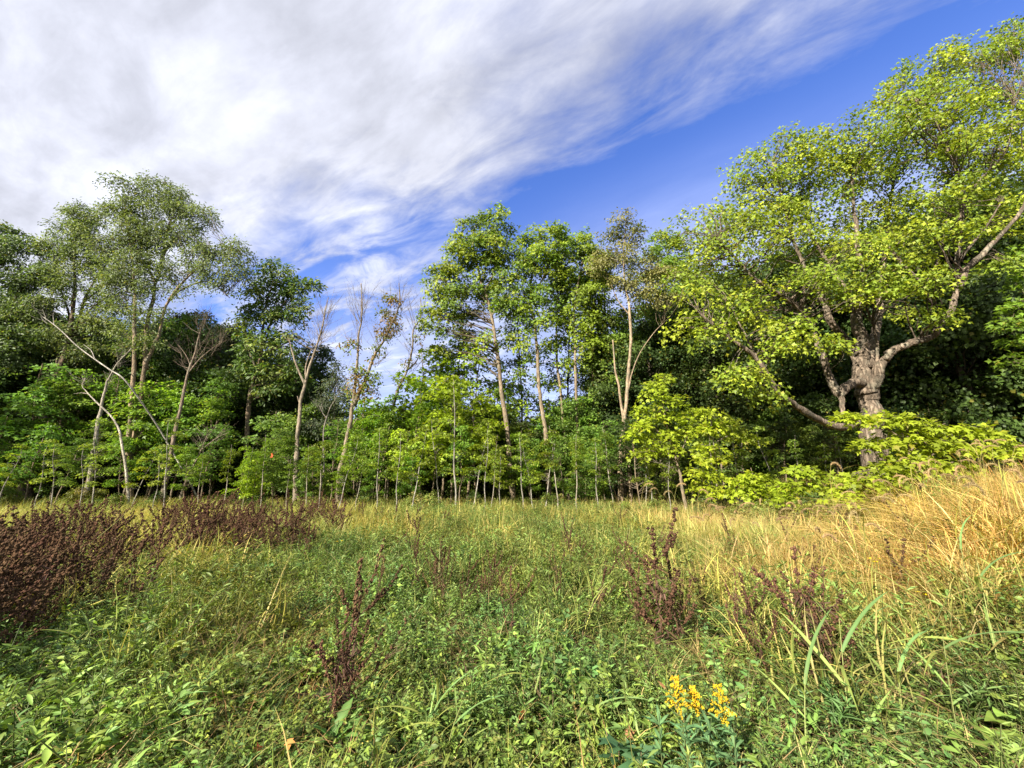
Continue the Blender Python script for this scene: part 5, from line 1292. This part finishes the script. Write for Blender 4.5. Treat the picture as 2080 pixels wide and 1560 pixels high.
    def reed(px, py, lab, n=6, s=1.0, stem=None):
        p = ground_at(px, py)
        root = empty('broad_grass', p, lab, 'grass', 'long-bladed grasses in the foreground')
        h = .45 * s if stem is None else stem
        st = Acc(); c = catmull([np.array([0, 0, 0]), np.array([.03, 0, h * .5]), np.array([.09, .02, h])], 4)
        batch_tubes(st, c[None], np.linspace(.004, .002, len(c))[None], 5, (0.30, 0.33, 0.12)); obj('stem', st, M_HERB, root)
        for i in range(n):
            add_leaf(root, mg[i % 3], c[int((i + .5) / n * (len(c) - 1))], i * 2.4 + R.random(), R.uniform(.35, 1.2), s * R.uniform(.6, 1.1), R.normal(0, .3), 'blade')
    for a in [(1735, 1540, 'tall pale grass with two upright broad blades, lower right', 7, 1.1, .75), (1640, 1550, 'broad-bladed grass with a yellow blade at the bottom right of centre', 6, 1.0), (1840, 1500, 'broad-bladed grass arching across the lower right', 7, 1.1), (1950, 1520, 'long-bladed grass near the lower right corner', 6, 1.0, .6), (2040, 1400, 'long grass stalk rising at the right edge', 6, 1.1, .8), (1760, 1390, 'long grass blades at the foot of the bushy dock', 6, 1.0),
              (140, 1370, 'broad-bladed grass arching in the left foreground', 7, .8), (235, 1400, 'thin broad-bladed grass right of the round upturned leaf', 5, .7), (1075, 1480, 'broad grass with one long slanting blade, bottom centre', 6, .8), (860, 1530, 'yellowing grass tuft at the bottom left of centre', 8, .7), (905, 1550, 'yellow-green grass tuft at the bottom beside the yellowing one', 8, .7), (300, 1540, 'grass blades at the bottom left', 6, .7), (1880, 1400, 'grass tuft below the golden grass at the right', 7, 1.0),
              (1990, 1300, 'long green grass before the golden grass', 6, 1.0, .8), (1200, 1540, 'broad grass at the bottom, left of the lobed seedling', 6, .7)]:
        reed(*a)
    # thin dark dead stems leaning through the near weeds
    def dead_stem(px, py, ytop, lab):
        p = ground_at(px, py); h = min(.7, max(.25, at(px, ytop, p[1])[2] - p[2]))
        root = empty('dead_weed', p, lab, 'dead weed', 'dead weed stems in the near meadow')
        st = Acc(); c = catmull([np.array([0, 0, 0]), np.array([R.normal(0, .05), R.normal(0, .05), h * .5]), np.array([R.normal(0, .12), R.normal(0, .1), h])], 4)
        batch_tubes(st, c[None], np.linspace(.004, .0015, len(c))[None], 4, (0.16, 0.11, 0.07)); obj('stem', st, M_DRY, root)
        br = Acc(); n = 9; q = c[R.integers(3, len(c), n)]; d = nrm(R.standard_normal((n, 3)) + np.array([0, 0, .8])) * (.05 + .12 * R.random((n, 1)))
        batch_tubes(br, np.stack([q, q + d * .5, q + d + .01 * R.standard_normal((n, 3))], 1), np.tile(np.array([[.002, .0015, .001]]), (n, 1)), 3, (0.17, 0.12, 0.075)); knobs(br, q + d, .005, np.tile(np.array([[.12, .08, .05]]), (n, 1)))
        obj('side_stems', br, M_DRY, root, kind='stuff')
    for a in [(1190, 1330, 1210, 'bare brown dead stem right of the lower centre weeds'), (1040, 1230, 1140, 'bare dead stem in the weeds at the middle of the meadow'), (930, 1440, 1330, 'bare dead stem at the lower left of centre'), (480, 1370, 1270, 'bare dead stem in the left foreground weeds'), (560, 1290, 1190, 'bare dead stem left of the shaggy dock'), (230, 1450, 1360, 'bare dead stem near the lower left corner'),
              (1480, 1520, 1400, 'bare dead stem right of the flowerless goldenrods'), (1830, 1440, 1330, 'bare dead stem below the golden grass'), (780, 1400, 1300, 'bare dead stem right of the shaggy dock'), (1330, 1440, 1350, 'bare dead stem just above the left goldenrod'), (1100, 1540, 1420, 'bare dead stem at the bottom centre'), (1920, 1480, 1370, 'bare dead stem at the lower right')]:
        dead_stem(*a)
    # one tall thin stalk across the left thicket
    p = at(235, 1065, 5.4); g = float(ground_h(p[0], p[1]))
    root = empty('tall_stalk', (p[0] - .9, p[1] - .3, g), 'tall thin pale grass stalk slanting across the brown thicket', 'grass')
    c = catmull([np.array([0, 0, 0]), np.array([.35, .1, .5]), np.array([.75, .25, 1.0]), np.array([.98, .32, 1.3])], 4)
    a = Acc(); batch_tubes(a, c[None], np.linspace(.006, .002, len(c))[None], 5, (0.36, 0.38, 0.14)); obj('stem', a, M_HERB, root)
    for i in (4, 7, 9): add_leaf(root, mg[0], c[i], R.random() * 6, R.uniform(.3, .9), .45, 0, 'blade')
    # --- lobed seedling, fallen leaves, yellowed leaves, flowers
    ac = Acc(); leaf_cards(ac, T_MAPLE, np.zeros((1, 3)), np.array([[1., 0, .1]]), np.array([[0, 0, 1.]]), .16, .17, np.array([[0.09, 0.19, 0.085]]))
    mm = ac.mesh('leaf'); mm.materials.append(M_HERB)
    for px, py, lab in [(1255, 1525, 'dark lobed maple seedling at the bottom, left of the goldenrod'), (1300, 1545, 'second lobed seedling at the bottom beside the dark one'), (1225, 1420, 'lobed seedling in the weeds left of the goldenrod')]:
        p = ground_at(px, py, .2); p[2] = ground_h(p[0], p[1])
        root = empty('maple_seedling', p, lab, 'seedling')
        st = Acc(); batch_tubes(st, np.array([[(0, 0, 0), (0, 0, .12), (.01, 0, .24)]]), np.array([[.003, .003, .002]]), 4, (0.2, 0.15, 0.08)); obj('stem', st, M_HERB, root)
        for i in range(5): add_leaf(root, mm, (0, 0, .24 - .02 * i), i * 1.5 + 3.6, R.uniform(0, .4), R.uniform(.7, 1.1), R.normal(0, .3))
    fl = []
    for c in ((0.42, 0.10, 0.05), (0.55, 0.22, 0.07), (0.72, 0.55, 0.12), (0.40, 0.20, 0.09)):
        ac = Acc(); leaf_cards(ac, T_MAPLE, np.zeros((1, 3)), np.array([[1., 0, 0]]), np.array([[0, 0, 1.]]), .055, .052, np.array([c])); m = ac.mesh('fallen_leaf'); m.materials.append(M_HERB); fl.append(m)
    for px, py, k, h, lab in [(515, 1527, 0, .10, 'fallen red leaf at the bottom, left of the flat rosette'), (590, 1500, 1, .16, 'curled orange leaf on the flat rosette'), (645, 1392, 1, .14, 'pale orange leaf left of the shaggy dock'), (1065, 1445, 0, .20, 'red-brown leaf standing upright at the bottom centre'), (730, 1455, 1, .10, 'orange leaf right of the shaggy dock foot'), (738, 1470, 1, .08, 'brighter orange leaf below the one by the dock foot'),
                              (480, 1165, 2, .35, 'yellow dead leaf, left one of the yellowed cluster'), (497, 1172, 2, .33, 'large yellow leaf in the yellowed cluster'), (512, 1172, 2, .35, 'yellow leaf at the right of the yellowed cluster'), (510, 1160, 1, .38, 'reddish leaf topping the yellowed cluster'), (600, 1135, 1, .35, 'orange-brown leaf right of the yellowed cluster'), (385, 1400, 3, .10, 'brown leaf lying in the left foreground'),
                              (715, 1425, 0, .10, 'dull red leaf beside the shaggy dock'), (1345, 1395, 3, .3, 'tan leaf above the left goldenrod'), (735, 1525, 2, .08, 'small yellow leaf at the bottom right of the rosette'), (1270, 1490, 3, .15, 'brown leaf left of the goldenrod stems'), (850, 1275, 2, .2, 'pale yellow leaf beside the dark hollow in the weeds')]:
        p = ground_at(px, py, h); o = bpy.data.objects.new('fallen_leaf', fl[k]); COL.objects.link(o)
        p = p + np.array([0, 0, h]); o.location = tuple(p); s = R.uniform(1.0, 1.5); o.scale = (s, s, s); o.rotation_euler = (R.normal(.5, .4), R.normal(0, .4), R.random() * 6.28)
        tag(o, lab, 'leaf', 'fallen autumn leaves')
    def flower(px, ytop, Y, lab, n=3):
        t = at(px, ytop, Y); g = float(ground_h(t[0], t[1])); h = t[2] - g
        root = empty('yellow_flower', (t[0], t[1], g), lab, 'wildflower', 'small yellow flowers in the meadow')
        for i in range(n):
            e = np.array([R.normal(0, .04), R.normal(0, .03), h + R.normal(0, .02)])
            st = Acc(); batch_tubes(st, np.array([[(0, 0, 0), e * np.array([.3, .3, .6]), e]]), np.array([[.003, .002, .0015]]), 4, (0.18, 0.24, 0.08)); obj('stem', st, M_HERB, root)
            fa = Acc(); k = 9; b = np.arange(k) * 2 * pi / k; d = np.stack([np.cos(b), np.sin(b) * .8, .25 + .3 * np.cos(b * 2)], 1)
            leaf_cards(fa, T_DIA, np.tile(e, (k, 1)), d, np.tile(np.array([[0, -.4, 1.]]), (k, 1)), .02, .010, np.tile(np.array([[0.80, 0.58, 0.02]]), (k, 1))); knobs(fa, e[None], .005, np.array([[.5, .3, .02]]))
            obj('flower_head', fa, M_HERB, root)
    flower(1772, 1137, 4.6, 'small bright yellow flowers in front of the golden grass', 4)
    flower(1165, 1015, 13, 'yellow flowers at the far edge below the slim trunks', 4); flower(955, 1015, 13, 'orange-yellow flowers at the far edge under the tallest slim maple', 3); flower(1960, 1110, 4.6, 'tiny yellow flower in the golden grass', 2); flower(1878, 1210, 4.0, 'yellow flowers low in front of the golden grass', 3); flower(690, 1100, 8, 'small yellow flower right of the brown thicket', 2)
    # orange marker tied to a thin sapling
    p = at(552, 925, 17.0); ac = Acc()
    v = np.array([(-.04, 0, .09), (.04, -.01, .09), (.05, .02, .02), (-.03, .01, 0), (-.05, -.01, -.10), (.03, .02, -.09), (.01, -.02, .09), (.0, .03, .0)])
    ac.add(v, [(0, 1, 2), (0, 2, 3), (3, 2, 5), (3, 5, 4), (1, 6, 7), (1, 7, 2)], (0.62, 0.15, 0.05))
    o = obj('marker_ribbon', ac, M_HERB); o.location = tuple(p); tag(o, 'small orange marker ribbon hanging on a thin sapling left of the dead tree', 'ribbon')
herbs()

def field_pts(dens, ymin, ymax, margin=1.5, keep=None):
    """random ground points inside the view wedge; dens per square metre"""
    w = 1.42 * ymax + margin
    n = int(dens * 2 * w * (ymax - ymin))
    x = (R.random(n) * 2 - 1) * w; y = ymin + (ymax - ymin) * R.random(n)
    k = np.abs(x) < 1.42 * y + margin
    x, y = x[k], y[k]
    p = np.stack([x, y, ground_h(x, y)], 1)
    if keep is not None:
        k = R.random(len(p)) < keep(p[:, 0], p[:, 1]); p = p[k]
    return p

def gold_zone(x, y):
    """1 where the tall dry grass stands: right flank and the back right"""
    w = 1.1 * (vnoise(x, y, 1.6, 3) - .5) + 0.5 * (vnoise(x, y, .6, 8) - .5)
    a = smooth(-0.8, 1.3, x - (2.2 + 0.12 * y) + 1.2 * w)
    b = smooth(3.2, 5.2, y + 0.15 * np.maximum(0, x - 4) + 1.2 * w)
    return np.clip(a * b, 0, 1)

def back_zone(x, y):
    return smooth(8.5, 12, y + 0.0 * x) * (1 - gold_zone(x, y))

def meadow():
    def tintv(p, lo=0.85, hi=1.15):
        t = (lo + (hi - lo) * R.random((len(p), 1))) * (0.78 + 0.44 * vnoise(p[:, 0], p[:, 1], .5, 51)[:, None])
        v = vnoise(p[:, 0], p[:, 1], 1.0, 2.0)[:, None]
        return np.concatenate([t * (0.86 + 0.32 * v), t * (0.97 + 0.08 * v), t * (0.98 - .1 * v)], 1)
    def hum(p):
        return 0.6 + 0.9 * np.clip(vnoise(p[:, 0], p[:, 1], .55, 41), 0, 1)
    def tintg(p):
        v = vnoise(p[:, 0], p[:, 1], 1.1, 21)[:, None]; u = vnoise(p[:, 0], p[:, 1], .45, 31)[:, None]
        t = (0.8 + 0.4 * R.random((len(p), 1))) * (0.8 + .4 * u)
        rs = (smooth(3.4, 5.2, p[:, 0]) * smooth(10, 7, p[:, 1]))[:, None]
        return t * np.concatenate([1.10 - .3 * v * (1 - rs), 0.94 + .10 * v - .035 * rs, 1.0 - .1 * v - .08 * rs], 1)
    fg = lambda x, y: 1 - np.maximum(gold_zone(x, y), back_zone(x, y))
    P = np.concatenate([field_pts(22, 1.0, 5.5, keep=lambda x, y: fg(x, y) * smooth(.16, .38, vnoise(x, y, .4, 71))), field_pts(9, 5.5, 12, keep=fg)])
    scatter('low', 'low_weeds', 'low matted green weeds covering the near meadow', 'weeds', P, 0.8 + 0.5 * R.random(len(P)), tintv(P))
    P = np.concatenate([field_pts(19, 1.0, 5.5, keep=lambda x, y: fg(x, y) * (.45 + .55 * vnoise(x, y, 0.7, 1))), field_pts(13, 5.5, 14, keep=lambda x, y: fg(x, y))])
    scatter('weed', 'leafy_weeds', 'knee-high leafy green weeds in the middle of the meadow', 'weeds', P, (0.55 + 0.5 * R.random(len(P))) * hum(P), tintv(P))
    P = np.concatenate([field_pts(4.5, 1.0, 6, keep=lambda x, y: fg(x, y) * smooth(.55, .8, vnoise(x, y, 0.6, 4))), field_pts(2.5, 6, 14, keep=lambda x, y: fg(x, y) * .8), field_pts(5, 1, 8, keep=lambda x, y: gold_zone(x, y) * .6)])
    scatter('green', 'green_grass', 'short green grass tufts among the weeds', 'grass', P, (0.6 + 0.5 * R.random(len(P))) * hum(P), tintv(P))
    P = field_pts(5, 1.0, 9, keep=lambda x, y: fg(x, y) * smooth(.4, .7, vnoise(x, y, 0.8, 7)))
    scatter('feather', 'feathery_weeds', 'fine feathery blue-green weeds in the near meadow', 'weeds', P, 0.7 + 0.6 * R.random(len(P)), tintv(P))
    P = field_pts(11, 1.0, 9, keep=lambda x, y: np.maximum(fg(x, y) * smooth(.45, .75, vnoise(x, y, 0.9, 9)), 0.4 * fg(x, y)))
    scatter('straw', 'dead_straw', 'withered straw and dead brown leaves between the weeds', 'straw', P, 0.7 + 0.5 * R.random(len(P)), tintv(P))
    P = field_pts(5, 1.2, 12, keep=lambda x, y: fg(x, y) * smooth(.40, .7, vnoise(x, y, 0.8, 12)))
    scatter('broad', 'broad_leaves', 'scattered broad green leaves in the near meadow', 'weeds', P, 0.5 + 0.5 * R.random(len(P)), tintv(P))
    P = np.concatenate([field_pts(12, 2.0, 12, keep=lambda x, y: gold_zone(x, y) * (0.22 + 0.45 * vnoise(x, y, .5, 6) + .55 * smooth(2.6, 4.8, x - .25 * (y - 5)))), field_pts(4.5, 12, 19, keep=lambda x, y: gold_zone(x, y))])
    scatter('gold', 'dry_grass', 'tall golden dry grass on the right of the meadow', 'grass', P, (0.65 + 0.45 * R.random(len(P))) * (0.8 + 0.4 * vnoise(P[:, 0], P[:, 1], .8, 15)), tintg(P))
    P = np.concatenate([field_pts(6, 7, 14, keep=lambda x, y: back_zone(x, y)), field_pts(4.5, 14, 24, keep=lambda x, y: back_zone(x, y) * .9 + .1), field_pts(4, 10.5, 13, keep=lambda x, y: smooth(3, 6, -x) * .9), field_pts(2.5, 4.5, 10.5, keep=lambda x, y: smooth(3.5, 6, -x) * .8), field_pts(3.5, 2.5, 11, keep=lambda x, y: smooth(1.5, 3, x) * smooth(2.5, 4.5, y) * (1 - .75 * smooth(3.6, 5, x)))])
    scatter('olive', 'meadow_grass', 'tall olive-gold grass along the back of the meadow', 'grass', P, 0.8 + 0.45 * R.random(len(P)), tintv(P))
    P = np.concatenate([field_pts(4, 6, 16, keep=lambda x, y: (1 - gold_zone(x, y)) * smooth(-5.5, -2.5, x)), field_pts(4, 3.5, 7, keep=lambda x, y: (1 - gold_zone(x, y)) * smooth(.50, .72, vnoise(x, y, .8, 61))), field_pts(3.0, 3, 10, keep=lambda x, y: gold_zone(x, y) * smooth(.35, .65, vnoise(x, y, .9, 17))), field_pts(3.0, 15, 21, margin=3, keep=lambda x, y: smooth(.45, .65, vnoise(x, y, 1.0, 27)))])
    scatter('tallweed', 'tall_weeds', 'tall narrow-leaved green weeds at the back of the meadow', 'weeds', P, 0.7 + 0.5 * R.random(len(P)), tintv(P))
meadow()
